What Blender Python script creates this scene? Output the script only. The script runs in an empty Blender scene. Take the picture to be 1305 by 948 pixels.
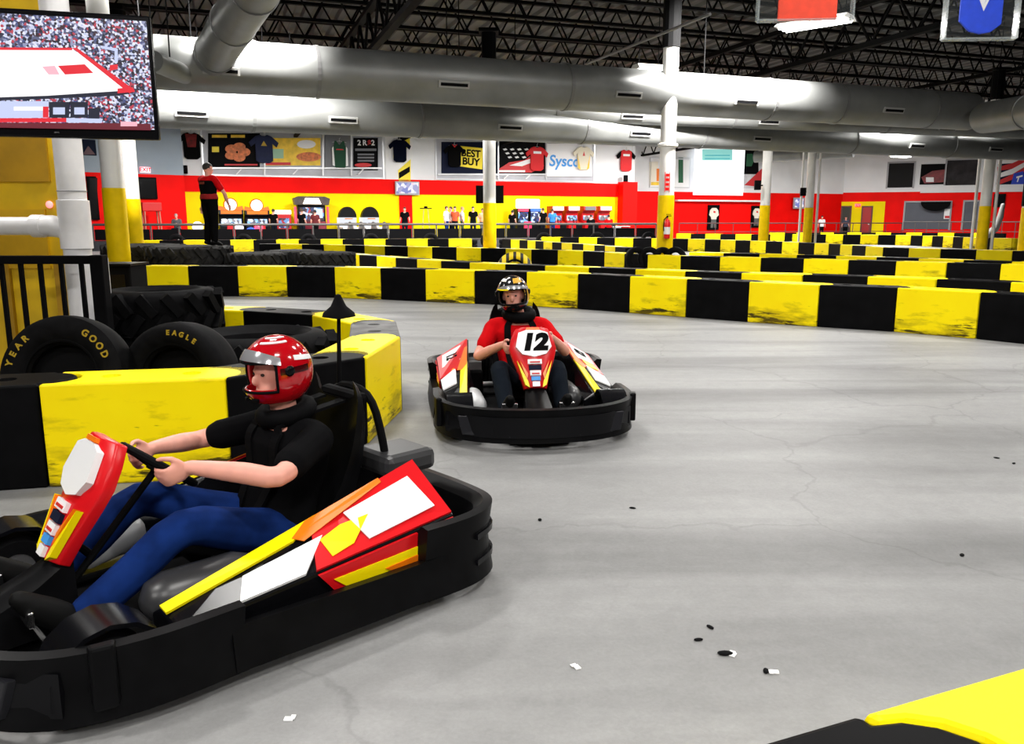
import bpy, bmesh, math, random
from mathutils import Vector, Matrix, noise
random.seed(7)
SC = bpy.context.scene
COL = SC.collection
PI = math.pi
R = math.radians
V = Vector
# ------------------------------------------------------------------ camera
F = 1040.0
PITCH = math.atan(194.0 / F)
CP, SP = math.cos(PITCH), math.sin(PITCH)
EYE = 1.5
cd = bpy.data.cameras.new('camera')
cam = bpy.data.objects.new('camera', cd)
COL.objects.link(cam)
cam.location = (0, 0, EYE)
cam.rotation_euler = (PI / 2 - PITCH, 0, 0)
cd.sensor_width = 36.0
cd.lens = F * 36.0 / 1305.0
cd.clip_end = 400
SC.camera = cam

def ray(px, py):
    u = (px - 652.5) / F
    v = (474.0 - py) / F
    return V((u, CP + v * SP, v * CP - SP))

def at(px, py, Y):
    d = ray(px, py)
    s = Y / d.y
    return V((d.x * s, Y, EYE + d.z * s))

def onz(px, py, z=0.0):
    d = ray(px, py)
    s = (z - EYE) / d.z
    return V((d.x * s, d.y * s, z))

def lin(c):
    return tuple((x / 12.92 if x <= 0.04045 else ((x + 0.055) / 1.055) ** 2.4) for x in c)

def rgb(r, g, b):
    return lin((r / 255., g / 255., b / 255.))

# ------------------------------------------------------------------ materials
MATS = {}
def mat(name, col=(0.5, 0.5, 0.5), rough=0.5, metal=0.0, emit=None, es=0.0, var=0.0, vscale=6.0, bump=0.0, bscale=40.0, spec=0.5, alpha=1.0, coat=0.0, trans=0.0):
    if name in MATS:
        return MATS[name]
    m = bpy.data.materials.new(name)
    m.use_nodes = True
    nt = m.node_tree
    b = nt.nodes['Principled BSDF']
    b.inputs['Base Color'].default_value = (*col, 1)
    b.inputs['Roughness'].default_value = rough
    b.inputs['Metallic'].default_value = metal
    b.inputs['Specular IOR Level'].default_value = spec
    b.inputs['Alpha'].default_value = alpha
    b.inputs['Coat Weight'].default_value = coat
    b.inputs['Transmission Weight'].default_value = trans
    if emit:
        b.inputs['Emission Color'].default_value = (*emit, 1)
        b.inputs['Emission Strength'].default_value = es
    tc = nt.nodes.new('ShaderNodeTexCoord')
    if var > 0:
        n = nt.nodes.new('ShaderNodeTexNoise')
        n.inputs['Scale'].default_value = vscale
        n.inputs['Detail'].default_value = 4
        nt.links.new(tc.outputs['Object'], n.inputs['Vector'])
        mp = nt.nodes.new('ShaderNodeMapRange')
        mp.inputs['From Min'].default_value = 0.3
        mp.inputs['From Max'].default_value = 0.7
        mp.inputs['To Min'].default_value = 1 - var
        mp.inputs['To Max'].default_value = 1 + var
        nt.links.new(n.outputs['Fac'], mp.inputs['Value'])
        mx = nt.nodes.new('ShaderNodeVectorMath')
        mx.operation = 'SCALE'
        mx.inputs[0].default_value = col
        nt.links.new(mp.outputs['Result'], mx.inputs['Scale'])
        nt.links.new(mx.outputs['Vector'], b.inputs['Base Color'])
    if bump > 0:
        n2 = nt.nodes.new('ShaderNodeTexNoise')
        n2.inputs['Scale'].default_value = bscale
        nt.links.new(tc.outputs['Object'], n2.inputs['Vector'])
        bp = nt.nodes.new('ShaderNodeBump')
        bp.inputs['Strength'].default_value = bump
        nt.links.new(n2.outputs['Fac'], bp.inputs['Height'])
        nt.links.new(bp.outputs['Normal'], b.inputs['Normal'])
    MATS[name] = m
    return m

def nodes_of(m):
    return m.node_tree.nodes, m.node_tree.links, m.node_tree.nodes['Principled BSDF']

# ------------------------------------------------------------------ objects
def tag(o, label=None, cat=None, group=None, kind=None):
    if label: o['label'] = label
    if cat: o['category'] = cat
    if group: o['group'] = group
    if kind: o['kind'] = kind
    return o

def thing(name, label, cat, loc=(0, 0, 0), rz=0.0, group=None):
    o = bpy.data.objects.new(name, None)
    o.empty_display_size = 0.1
    COL.objects.link(o)
    o.location = loc
    o.rotation_euler = (0, 0, rz)
    return tag(o, label, cat, group)

def link(name, me, parent=None, loc=None, rz=None):
    o = bpy.data.objects.new(name, me)
    COL.objects.link(o)
    if parent: o.parent = parent
    if loc is not None: o.location = loc
    if rz is not None: o.rotation_euler = (0, 0, rz)
    return o

def copy_tree(o, parent=None):
    c = o.copy()
    COL.objects.link(c)
    c.parent = parent
    for ch in list(o.children):
        copy_tree(ch, c)
    return c

def basis(u, v, n, o):
    m = Matrix.Identity(4)
    for i in range(3):
        m[i][0] = u[i]; m[i][1] = v[i]; m[i][2] = n[i]; m[i][3] = o[i]
    return m

def smooth_path(pts, n):
    """Catmull-Rom through pts, n samples per span; pts are tuples of any length"""
    out = []
    P = [tuple(p) for p in pts]
    for i in range(len(P) - 1):
        p0 = P[max(i - 1, 0)]; p1 = P[i]; p2 = P[i + 1]; p3 = P[min(i + 2, len(P) - 1)]
        for k in range(n):
            t = k / n
            out.append(tuple(0.5 * (2 * b + (c - a) * t + (2 * a - 5 * b + 4 * c - d) * t * t + (3 * b - a - 3 * c + d) * t ** 3)
                             for a, b, c, d in zip(p0, p1, p2, p3)))
    out.append(P[-1])
    return out

class MB:
    def __init__(s):
        s.bm = bmesh.new()
    def ring_bridge(s, rings, closed=False, cap=True):
        n = len(rings[0])
        prev = None
        vs = [[s.bm.verts.new(p) for p in r] for r in rings]
        m = len(vs)
        for i in range(m if closed else m - 1):
            a, b = vs[i], vs[(i + 1) % m]
            for k in range(n):
                s.bm.faces.new((a[k], a[(k + 1) % n], b[(k + 1) % n], b[k]))
        if cap and not closed:
            s.bm.faces.new(vs[0][::-1]); s.bm.faces.new(vs[-1])
        return s
    def box(s, c, size, rz=0.0, M=None):
        x, y, z = [q / 2 for q in size]
        pts = [V(p) for p in ((-x, -y, -z), (x, -y, -z), (x, y, -z), (-x, y, -z), (-x, -y, z), (x, -y, z), (x, y, z), (-x, y, z))]
        T = M if M is not None else (Matrix.Translation(V(c)) @ Matrix.Rotation(rz, 4, 'Z'))
        if M is not None: T = M @ Matrix.Translation(V(c))
        v = [s.bm.verts.new(T @ p) for p in pts]
        for f in ((3, 2, 1, 0), (4, 5, 6, 7), (0, 1, 5, 4), (1, 2, 6, 5), (2, 3, 7, 6), (3, 0, 4, 7)):
            s.bm.faces.new([v[i] for i in f])
        return s
    def tube(s, pts, rad, seg=10, flat=1.0, round_ends=False, up=None):
        P = [V(p) for p in pts]
        n = len(P)
        rr = list(rad) if hasattr(rad, '__len__') else [rad] * n
        if round_ends:
            d0 = (P[0] - P[1]).normalized(); d1 = (P[-1] - P[-2]).normalized()
            P = [P[0] + d0 * rr[0] * 0.95, P[0] + d0 * rr[0] * 0.65] + P + [P[-1] + d1 * rr[-1] * 0.65, P[-1] + d1 * rr[-1] * 0.95]
            rr = [rr[0] * 0.25, rr[0] * 0.75] + rr + [rr[-1] * 0.75, rr[-1] * 0.25]
            n = len(P)
        t0 = (P[1] - P[0]).normalized()
        a = V(up) if up is not None else (V((0, 0, 1)) if abs(t0.z) < 0.9 else V((1, 0, 0)))
        rings = []
        for i in range(n):
            t = ((P[min(i + 1, n - 1)] - P[i]).normalized() + (P[i] - P[max(i - 1, 0)]).normalized())
            t = t.normalized() if t.length > 1e-6 else t0
            a = (a - t * a.dot(t)).normalized()
            b = t.cross(a)
            rings.append([P[i] + (a * math.cos(2 * PI * k / seg) * flat + b * math.sin(2 * PI * k / seg)) * rr[i] for k in range(seg)])
        return s.ring_bridge(rings)
    def torus(s, c, Rr, r, seg=32, ms=8, M=None):
        T = M if M is not None else Matrix.Translation(V(c))
        rings = [[T @ V(((Rr + r * math.cos(2 * PI * k / ms)) * math.cos(2 * PI * i / seg), (Rr + r * math.cos(2 * PI * k / ms)) * math.sin(2 * PI * i / seg), r * math.sin(2 * PI * k / ms))) for k in range(ms)] for i in range(seg)]
        return s.ring_bridge(rings, closed=True)
    def lathe(s, prof, seg=32, M=None, closed=False):
        T = M or Matrix.Identity(4)
        rings = []
        for i in range(seg):
            c, q = math.cos(2 * PI * i / seg), math.sin(2 * PI * i / seg)
            rings.append([T @ V((r * c, r * q, z)) for r, z in prof])
        vs = [[s.bm.verts.new(p) for p in r] for r in rings]
        m = len(prof)
        for i in range(seg):
            a, b = vs[i], vs[(i + 1) % seg]
            for k in range(m if closed else m - 1):
                k2 = (k + 1) % m
                s.bm.faces.new((a[k], b[k], b[k2], a[k2]))
        if not closed:
            s.bm.faces.new([v[0] for v in vs][::-1]); s.bm.faces.new([v[-1] for v in vs])
        return s
    def prism(s, out, z0, z1, M=None):
        T = M or Matrix.Identity(4)
        a = [s.bm.verts.new(T @ V((x, y, z0))) for x, y in out]
        b = [s.bm.verts.new(T @ V((x, y, z1))) for x, y in out]
        n = len(out)
        s.bm.faces.new(a[::-1]); s.bm.faces.new(b)
        for i in range(n):
            s.bm.faces.new((a[i], a[(i + 1) % n], b[(i + 1) % n], b[i]))
        return s
    def ball(s, c, r, seg=16, rings=10, M=None):
        if not hasattr(r, '__len__'): r = (r, r, r)
        T = M if M is not None else Matrix.Translation(V(c))
        bmesh.ops.create_uvsphere(s.bm, u_segments=seg, v_segments=rings, radius=1.0, matrix=T @ Matrix.Diagonal((*r, 1)))
        return s
    def slab(s, pts, th):
        """thick polygon sheet through 3-D pts, extruded th along its normal"""
        P = [V(p) for p in pts]
        n = V((0, 0, 0))
        for i in range(len(P)):
            n += (P[i] - P[0]).cross(P[(i + 1) % len(P)] - P[0])
        n.normalize()
        a = [s.bm.verts.new(p - n * th * 0.3) for p in P]; b = [s.bm.verts.new(p + n * th) for p in P]
        k = len(P)
        s.bm.faces.new(a[::-1]); s.bm.faces.new(b)
        for i in range(k):
            s.bm.faces.new((a[i], a[(i + 1) % k], b[(i + 1) % k], b[i]))
        return s
    def add_mesh(s, me, M=None):
        t = bmesh.new(); t.from_mesh(me)
        if M is not None: bmesh.ops.transform(t, matrix=M, verts=t.verts)
        tmp = bpy.data.meshes.new('tmp'); t.to_mesh(tmp); t.free()
        s.bm.from_mesh(tmp); bpy.data.meshes.remove(tmp)
        return s
    def mesh(s, name, m=None, smooth=False, bevel=0.0, bseg=2, remesh=0.0, ang=40):
        bm = s.bm
        bmesh.ops.recalc_face_normals(bm, faces=bm.faces)
        me = bpy.data.meshes.new(name)
        bm.to_mesh(me); bm.free()
        if bevel > 0 or remesh > 0:
            o = bpy.data.objects.new('tmp', me); COL.objects.link(o)
            if remesh > 0:
                md = o.modifiers.new('r', 'REMESH'); md.mode = 'VOXEL'; md.voxel_size = remesh; md.use_smooth_shade = True
                md = o.modifiers.new('s', 'SMOOTH'); md.factor = 0.5; md.iterations = 3
            if bevel > 0:
                md = o.modifiers.new('b', 'BEVEL'); md.width = bevel; md.segments = bseg; md.limit_method = 'ANGLE'; md.angle_limit = R(35)
            me2 = evaluated(o)
            bpy.data.objects.remove(o); bpy.data.meshes.remove(me)
            me = me2; me.name = name
        if m: 
            me.materials.clear(); me.materials.append(m)
        if smooth or remesh > 0:
            me.polygons.foreach_set('use_smooth', [True] * len(me.polygons))
            if smooth and remesh == 0:
                try: me.set_sharp_from_angle(angle=R(ang))
                except Exception: pass
        return me
    def build(s, name, m, parent=None, loc=None, rz=None, **k):
        return link(name, s.mesh(name, m, **k), parent, loc, rz)

def evaluated(o):
    bpy.context.view_layer.update()
    dg = bpy.context.evaluated_depsgraph_get()
    return bpy.data.meshes.new_from_object(o.evaluated_get(dg))

TEXTC = {}
def text_mesh(body, size=0.1, ext=0.002, shear=0.0, bold=0.0, align='CENTER'):
    k = (body, size, ext, shear, bold, align)
    if k in TEXTC: return TEXTC[k]
    c = bpy.data.curves.new('t', 'FONT')
    c.body = body; c.size = size; c.extrude = ext; c.shear = shear; c.offset = bold
    c.align_x = align; c.align_y = 'CENTER'; c.resolution_u = 4
    o = bpy.data.objects.new('t', c); COL.objects.link(o)
    me = evaluated(o)
    bpy.data.objects.remove(o)
    TEXTC[k] = me
    return me

def text(parent, body, size, M, m, ext=0.002, shear=0.0, bold=0.0, sx=1.0, name='lettering'):
    me = MB().add_mesh(text_mesh(body, size, ext, shear, bold), M @ Matrix.Diagonal((sx, 1, 1, 1))).mesh(name, m)
    return link(name, me, parent)

ORD = ['first', 'second', 'third', 'fourth', 'fifth', 'sixth', 'seventh', 'eighth', 'ninth', 'tenth', 'eleventh', 'twelfth', 'thirteenth', 'fourteenth',
       'fifteenth', 'sixteenth', 'seventeenth', 'eighteenth', 'nineteenth', 'twentieth', 'twenty-first', 'twenty-second', 'twenty-third', 'twenty-fourth', 'twenty-fifth', 'twenty-sixth', 'twenty-seventh', 'twenty-eighth', 'twenty-ninth', 'thirtieth']

# shared materials
BLACK_PLASTIC = mat('black_plastic', (0.0035, 0.0035, 0.004), 0.38, var=0.3, vscale=9, bump=0.05, bscale=60, spec=0.07)
MATTE_BLACK = mat('matte_black', (0.003, 0.003, 0.0035), 0.7, spec=0.05)
GLOSS_BLACK = mat('gloss_black', (0.0035, 0.0035, 0.0045), 0.22, spec=0.14)
RUBBER = mat('rubber', (0.004, 0.004, 0.0045), 0.65, var=0.35, vscale=14, bump=0.25, bscale=50, spec=0.05)
DUSTY_RUBBER = mat('dusty_rubber', (0.02, 0.0195, 0.019), 0.85, spec=0.08, var=0.5, vscale=10, bump=0.3, bscale=30)
STEEL = mat('steel', (0.55, 0.55, 0.56), 0.3, 0.9)
CHROME = mat('chrome', (0.75, 0.75, 0.76), 0.2, 1.0)
DARK_STEEL = mat('dark_steel', (0.002, 0.002, 0.0022), 0.8, spec=.1)
WHITE = mat('white_paint', (0.82, 0.82, 0.80), 0.45, var=0.05)
WHITE_PLASTIC = mat('white_plastic', (0.86, 0.86, 0.87), 0.3)
RED = mat('red_paint', rgb(240, 6, 4), 0.5, var=0.05, spec=.15)
KART_RED = mat('kart_red', (0.62, 0.006, 0.010), 0.3, spec=0.3)
YELLOW_PAINT = mat('yellow_paint', rgb(246, 214, 0), 0.45, var=0.06)
KART_YELLOW = mat('kart_yellow', rgb(252, 228, 5), 0.35, spec=.25)
ORANGE = mat('orange', rgb(240, 120, 10), 0.35)
SKIN = mat('skin', rgb(226, 158, 140), 0.5, var=0.06, vscale=20)
BLUE = mat('blue_paint', rgb(20, 60, 190), 0.5)
# ------------------------------------------------------------------ the setting
def floor_material():
    m = mat('concrete_floor', (0.5, 0.5, 0.5), 0.55)
    N, L, b = nodes_of(m)
    tc = N.new('ShaderNodeTexCoord')
    def noise_tex(scale, rot, sc, det=5, rough=0.55):
        mp = N.new('ShaderNodeMapping'); mp.inputs['Scale'].default_value = sc; mp.inputs['Rotation'].default_value = (0, 0, rot)
        L.new(tc.outputs['Object'], mp.inputs['Vector'])
        n = N.new('ShaderNodeTexNoise'); n.inputs['Scale'].default_value = scale; n.inputs['Detail'].default_value = det; n.inputs['Roughness'].default_value = rough
        n.inputs['Distortion'].default_value = 0.6
        L.new(mp.outputs['Vector'], n.inputs['Vector'])
        return n.outputs['Fac']
    def rng(src, a, b_, c, d):
        r = N.new('ShaderNodeMapRange'); r.inputs['From Min'].default_value = a; r.inputs['From Max'].default_value = b_
        r.inputs['To Min'].default_value = c; r.inputs['To Max'].default_value = d
        L.new(src, r.inputs['Value']); return r.outputs['Result']
    def mul(a, b_):
        k = N.new('ShaderNodeMath'); k.operation = 'MULTIPLY'; L.new(a, k.inputs[0]); L.new(b_, k.inputs[1]); return k.outputs[0]
    big = rng(noise_tex(0.8, 0.3, (.7, 1.3, 1)), 0.3, 0.7, 0.86, 1.10)
    fine = rng(noise_tex(9, 0, (1, 1, 1), 8, 0.7), 0.25, 0.75, 0.90, 1.08)
    speck = rng(noise_tex(60, 0, (1, 1, 1), 4, 0.6), 0.3, 0.7, 0.93, 1.06)
    # rubber laid down by the tyres: long streaks along the track
    st1 = rng(noise_tex(0.75, R(-26), (0.16, 1.3, 1), 5, 0.5), 0.46, 0.70, 1.0, 0.56)
    st2 = rng(noise_tex(1.5, R(-20), (0.10, 1.2, 1), 4, 0.5), 0.55, 0.75, 1.0, 0.76)
    st3 = rng(noise_tex(0.9, R(-2), (0.14, 1.3, 1), 5, 0.5), 0.58, 0.75, 1.0, 0.76)
    v = mul(mul(mul(big, fine), mul(speck, st1)), mul(st2, st3))
    # thin cracks
    vo = N.new('ShaderNodeTexVoronoi'); vo.feature = 'DISTANCE_TO_EDGE'; vo.inputs['Scale'].default_value = 0.42
    nz = N.new('ShaderNodeTexNoise'); nz.inputs['Scale'].default_value = 2.5; nz.inputs['Detail'].default_value = 6
    L.new(tc.outputs['Object'], nz.inputs['Vector'])
    ad = N.new('ShaderNodeVectorMath'); ad.operation = 'MULTIPLY_ADD'
    L.new(nz.outputs['Color'], ad.inputs[0]); ad.inputs[1].default_value = (0.5, 0.5, 0); L.new(tc.outputs['Object'], ad.inputs[2])
    L.new(ad.outputs['Vector'], vo.inputs['Vector'])
    crack = rng(vo.outputs['Distance'], 0.0015, 0.006, 0.86, 1.0)
    v = mul(v, crack)
    sc = N.new('ShaderNodeVectorMath'); sc.operation = 'SCALE'; sc.inputs[0].default_value = (0.290, 0.290, 0.288)
    L.new(v, sc.inputs['Scale']); L.new(sc.outputs['Vector'], b.inputs['Base Color'])
    bp = N.new('ShaderNodeBump'); bp.inputs['Strength'].default_value = 0.08; L.new(fine, bp.inputs['Height']); L.new(bp.outputs['Normal'], b.inputs['Normal'])
    b.inputs['Specular IOR Level'].default_value = 0.35
    return m

tag(MB().box((6, 36, -0.1), (130, 100, 0.2)).build('floor', floor_material()), kind='structure')

# walls: vertical planes through two ground points, facing the camera
class Wall:
    def __init__(s, p0, p1):
        s.p0 = V((p0[0], p0[1], 0)); s.d = V((p1[0] - p0[0], p1[1] - p0[1], 0)); s.len = s.d.length; s.d.normalize()
        s.n = V((s.d.y, -s.d.x, 0))            # towards the camera
        s.rz = math.atan2(s.d.y, s.d.x)
    def hit(s, px, py):
        d = ray(px, py); o = V((0, 0, EYE))
        t = (s.p0 - o).dot(s.n) / d.dot(s.n)
        q = o + d * t
        return (q - s.p0).dot(s.d), q.z
    def pt(s, a, z, off=0.0):
        q = s.p0 + s.d * a + s.n * off
        return V((q.x, q.y, z))
    def rect(s, x0, y0, x1, y1):
        xm, ym = (x0 + x1) / 2, (y0 + y1) / 2
        a0 = s.hit(x0, ym)[0]; a1 = s.hit(x1, ym)[0]; z1 = s.hit(xm, y0)[1]; z0 = s.hit(xm, y1)[1]
        return a0, a1, z0, z1
    def panel(s, name, x0, y0, x1, y1, m, th=0.05, off=0.0, parent=None, bevel=0.0):
        a0, a1, z0, z1 = s.rect(x0, y0, x1, y1)
        c = s.pt((a0 + a1) / 2, (z0 + z1) / 2, off + th / 2)
        mb = MB().box((0, 0, 0), (a1 - a0, th, z1 - z0))
        if parent is None:
            return mb.build(name, m, None, c, s.rz, bevel=bevel)
        return mb.build(name, m, parent, V(c) - parent.location if abs(parent.rotation_euler.z) < 1e-9 else (Matrix.Rotation(-s.rz, 4, 'Z') @ (V(c) - parent.location)), None if abs(parent.rotation_euler.z) > 1e-9 else s.rz, bevel=bevel)
    def strip(s, name, a0, a1, z0, z1, m, th=0.3, off=-0.3, kind='structure'):
        c = s.pt((a0 + a1) / 2, (z0 + z1) / 2, off + th / 2)
        return tag(MB().box((0, 0, 0), (a1 - a0, th, z1 - z0)).build(name, m, None, c, s.rz), kind=kind)

def ground(px, Y):
    d = ray(px, 280)
    return (d.x / d.y * Y, Y)

W_MAIN = Wall(ground(234, 46.0), ground(803, 57.0))
W_FAR = Wall(ground(790, 62.0), ground(1072, 69.0))
W_RIGHT = Wall(ground(1072, 69.0), ground(1420, 61.0))
W_LEFT = Wall(ground(-60, 38.5), ground(236, 45.2))
H_ROOF = 8.6
wall_white = mat('wall_white', (0.80, 0.81, 0.83), 0.6, var=0.06, vscale=0.5)
wall_grey = mat('wall_grey', rgb(150, 164, 178), 0.6, var=0.08, vscale=0.6)
wall_red = mat('wall_red', rgb(244, 8, 4), 0.6, var=0.08, vscale=0.7, spec=.1)
wall_yellow = mat('wall_yellow', rgb(252, 228, 0), 0.6, var=0.05, vscale=0.7, spec=.1)
W = W_MAIN
zt = W.hit(520, 229)[1]; zb = W.hit(520, 247.5)[1]
W.strip('wall_back', -1, W.len, zt, H_ROOF, wall_white)
W.strip('trim_1', 0.0, W.len, zb, zt, wall_red, 0.36, -0.3)
W.strip('wall_back_lower', -0.5, W.len, 0, zb, wall_yellow)
a0, a1, z0, z1 = W.rect(509, 247, 525, 292)
W.strip('trim_2', a0, a1, 0, zb, wall_red, 0.1, 0.0)
a0, a1, z0, z1 = W.rect(787, 235, 805, 292)
W.strip('trim_3', a0, a1, 0, zt + 0.1, wall_red, 0.7, 0.0)
# return wall at the right end of the back wall
e0 = W.pt(W.len, 0); e1 = W_FAR.pt(0, 0)
WR = Wall((e0.x, e0.y), (e1.x + 0.4, e1.y + 1))
tag(MB().box((0, 0, 0), (WR.len, 0.25, H_ROOF)).build('wall_return', wall_white, None, WR.pt(WR.len / 2, H_ROOF / 2, 0.1), WR.rz), kind='structure')
W = W_FAR
zt = W.hit(880, 244.5)[1]
W.strip('wall_far', -1, W.len, zt, H_ROOF, wall_white)
W.strip('wall_far_lower', -1, W.len, 0, zt, wall_red)
# sloped shelf-like soffit line along the red wall
a0, a1, z0, z1 = W.rect(860, 254, 972, 258)
tag(MB().box((0, 0, 0), (a1 - a0, 0.5, 0.12)).build('trim_4', wall_white, None, W.pt((a0 + a1) / 2, (z0 + z1) / 2, 0.25), W.rz), kind='structure')
W = W_RIGHT
zt = W.hit(1190, 244)[1]
W.strip('wall_right', -0.3, W.len, zt, H_ROOF, wall_white)
W.strip('wall_right_lower', -0.3, W.len, 0, zt, wall_red)
W.strip('trim_5', *W.rect(1173, 236, 1400, 246)[:2], zt - 0.1, zt + 0.45, wall_white, 0.15, 0.0)
a0, a1, z0, z1 = W.rect(1069, 257, 1127, 292)
W.strip('wall_right_yellow', a0, a1, 0, z1, wall_yellow, 0.06, 0.0)
# openings in the right wall: grey room seen through
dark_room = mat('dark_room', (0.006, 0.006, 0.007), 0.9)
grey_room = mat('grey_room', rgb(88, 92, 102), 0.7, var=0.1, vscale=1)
def opening(n, x0, y0, x1, y1, m, W):
    a0, a1, z0, z1 = W.rect(x0, y0, x1, y1)
    mb = MB()
    w, h = a1 - a0, z1 - max(z0, 0)
    o = thing('window_%d' % n, None, None, W.pt((a0 + a1) / 2, max(z0, 0), 0), W.rz)
    tag(o, kind='structure')
    MB().box((0, -0.02, h / 2), (w, 0.05, h)).build('window_pane', m, o)
    f = MB()
    for sx in (-1, 1): f.box((sx * w / 2, -0.06, h / 2), (0.12, 0.14, h + 0.12))
    f.box((0, -0.06, h), (w, 0.14, 0.12))
    f.build('window_frame', mat('frame_grey', (0.35, 0.35, 0.37), 0.5), o)
    return o
opening(1, 1152, 257, 1211, 292, grey_room, W_RIGHT)
opening(2, 1227, 256, 1247, 292, grey_room, W_RIGHT)
opening(3, 1131, 207, 1165, 239, dark_room, W_RIGHT)
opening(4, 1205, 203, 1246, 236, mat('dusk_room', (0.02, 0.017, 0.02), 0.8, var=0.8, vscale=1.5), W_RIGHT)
# doors
def door(n, x0, y0, x1, y1, m, W):
    a0, a1, z0, z1 = W.rect(x0, y0, x1, y1)
    w = a1 - a0
    o = thing('door_%d' % n, None, None, W.pt((a0 + a1) / 2, 0, 0.06), W.rz)
    tag(o, kind='structure')
    MB().box((0, -0.05, z1 / 2), (w, 0.06, z1)).build('door_panel', m, o, bevel=0.01)
    f = MB()
    for sx in (-1, 1): f.box((sx * (w / 2 + .05), -0.04, z1 / 2), (0.1, 0.12, z1 + 0.1))
    f.box((0, -0.04, z1 + .05), (w + .2, 0.12, 0.1)).build('door_frame', mat('door_frame_dark', (0.12, 0.02, 0.02), 0.5), o)
    MB().tube([(w * .36, -.1, z1 * .45), (w * .36, -.16, z1 * .45), (w * .2, -.16, z1 * .45)], 0.03, 8).build('door_handle', STEEL, o)
door(1, 1099, 264, 1110, 292, mat('door_red', rgb(170, 5, 8), 0.4), W_RIGHT)
door(2, 1073, 264, 1083, 292, mat('door_dark', (0.03, 0.028, 0.02), 0.6), W_RIGHT)
# left wall: grey upper part, red lower part
W = W_LEFT
zt = W.hit(205, 222.5)[1]
W.strip('wall_left', 0, W.len + .1, zt, H_ROOF, wall_grey)
W.strip('wall_left_lower', 0, W.len + .1, 0, zt, wall_red)
q0 = W.pt(W.len, 0); q1 = W_MAIN.pt(0, 0)
# ceiling: corrugated steel deck
deck = mat('roof_deck', (0.06, 0.06, 0.058), 0.6, 0.2, var=0.25, vscale=0.4)
U = V((0.944, 0.330, 0)); VV = V((-0.330, 0.944, 0))
mb = MB()
CO = V((2, 36, 0))
ribs = []
L0 = -52.0
k = 0
prof = []
while L0 < 52:
    for dx, dz in ((0, 0), (0.22, 0), (0.30, 0.10), (0.52, 0.10)):
        prof.append((L0 + dx, dz))
    L0 += 0.6
for s in (-50, 50):
    ribs.append([mb.bm.verts.new(CO + U * a + VV * s + V((0, 0, H_ROOF + dz))) for a, dz in prof])
for i in range(len(prof) - 1):
    mb.bm.faces.new((ribs[0][i], ribs[0][i + 1], ribs[1][i + 1], ribs[1][i]))
for i in range(1):
    t = [mb.bm.verts.new(CO + U * a + VV * s + V((0, 0, H_ROOF + 0.5))) for a, s in ((-52, -50), (52, -50), (52, 50), (-52, 50))]
    mb.bm.faces.new(t)
tag(mb.build('ceiling', deck), kind='structure')
# raised deck for the arcade behind the fence
plat = mat('platform_carpet', (0.03, 0.03, 0.035), 0.9, var=0.4, vscale=3)
pl0 = V((*ground(60, 39.5), 0)); pl1 = V((*ground(840, 48.6), 0)); pl2 = W_MAIN.pt(W_MAIN.len + .3, 0, -.1); pl3 = W_MAIN.pt(-6, 0, -.1)
H_PLAT = 0.45
tag(MB().prism([(p.x, p.y) for p in (pl0, pl1, pl2, pl3)], 0.0, H_PLAT).build('floor_raised', plat), kind='structure')

# ------------------------------------------------------------------ roof steel
def beam_axis(o, d, up=V((0, 0, 1))):
    d = d.normalized(); s = up.cross(d).normalized(); u = d.cross(s)
    return basis(d, s, u, o)
joists = [(v, 'x') for v in (-14, -11.5, -9, -6.5, -4, -1.5, 1, 3.5, 6, 8.5, 11)]
HB, HT = 7.45, 8.5
jd = {}
def roof_ok(p):
    if (p - W_LEFT.p0).dot(W_LEFT.n) < .4 and p.x < 0: return False
    if p.x < 9: return (p - W_MAIN.p0).dot(W_MAIN.n) > .4
    if p.x < 28: return (p - W_FAR.p0).dot(W_FAR.n) > .4
    return (p - W_RIGHT.p0).dot(W_RIGHT.n) > .4
for i, (s, _) in enumerate(joists):
    o = CO + VV * s
    lo = hi = 0.0
    while lo > -46 and roof_ok(o + U * (lo - .6)): lo -= .6
    while hi < 46 and roof_ok(o + U * (hi + .6)): hi += .6
    j = thing('bar_joist', '%s thin black open-web roof joist from the front, under the grey roof deck' % ORD[i], 'roof joist', o, math.atan2(U.y, U.x), 'roof joists over the track')
    ln = hi - lo; mid = (hi + lo) / 2
    MB().box((mid, 0, HT), (ln, 0.16, 0.10)).build('top_chord', DARK_STEEL, j)
    MB().box((mid, 0, HB), (ln, 0.14, 0.09)).build('bottom_chord', DARK_STEEL, j)
    t = MB(); x = lo
    while x < hi - 1.1:
        t.tube([(x, 0, HT), (x + .6, 0, HB)], 0.03, 5); t.tube([(x + .6, 0, HB), (x + 1.2, 0, HT)], 0.03, 5); x += 1.2
    t.build('web', DARK_STEEL, j)
for i, a in enumerate((-22, -9.5, 3.2, 16, 29)):
    o = CO + U * a
    j = thing('roof_girder', '%s deep black lattice roof girder from the left, crossing above the joists' % ORD[i], 'roof girder', o, math.atan2(VV.y, VV.x), 'roof girders')
    t = MB(); t.box((-2, 0, 7.3), (52, 0.2, 0.14)); t.build('top_chord', DARK_STEEL, j)
    t = MB(); t.box((-2, 0, 6.2), (52, 0.2, 0.14)); t.build('bottom_chord', DARK_STEEL, j)
    t = MB(); x = -28.0
    while x < 23.5:
        t.tube([(x, 0, 7.3), (x + .8, 0, 6.2)], 0.045, 5); t.tube([(x + .8, 0, 6.2), (x + 1.6, 0, 7.3)], 0.045, 5); x += 1.6
    t.build('web', DARK_STEEL, j)
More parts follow.
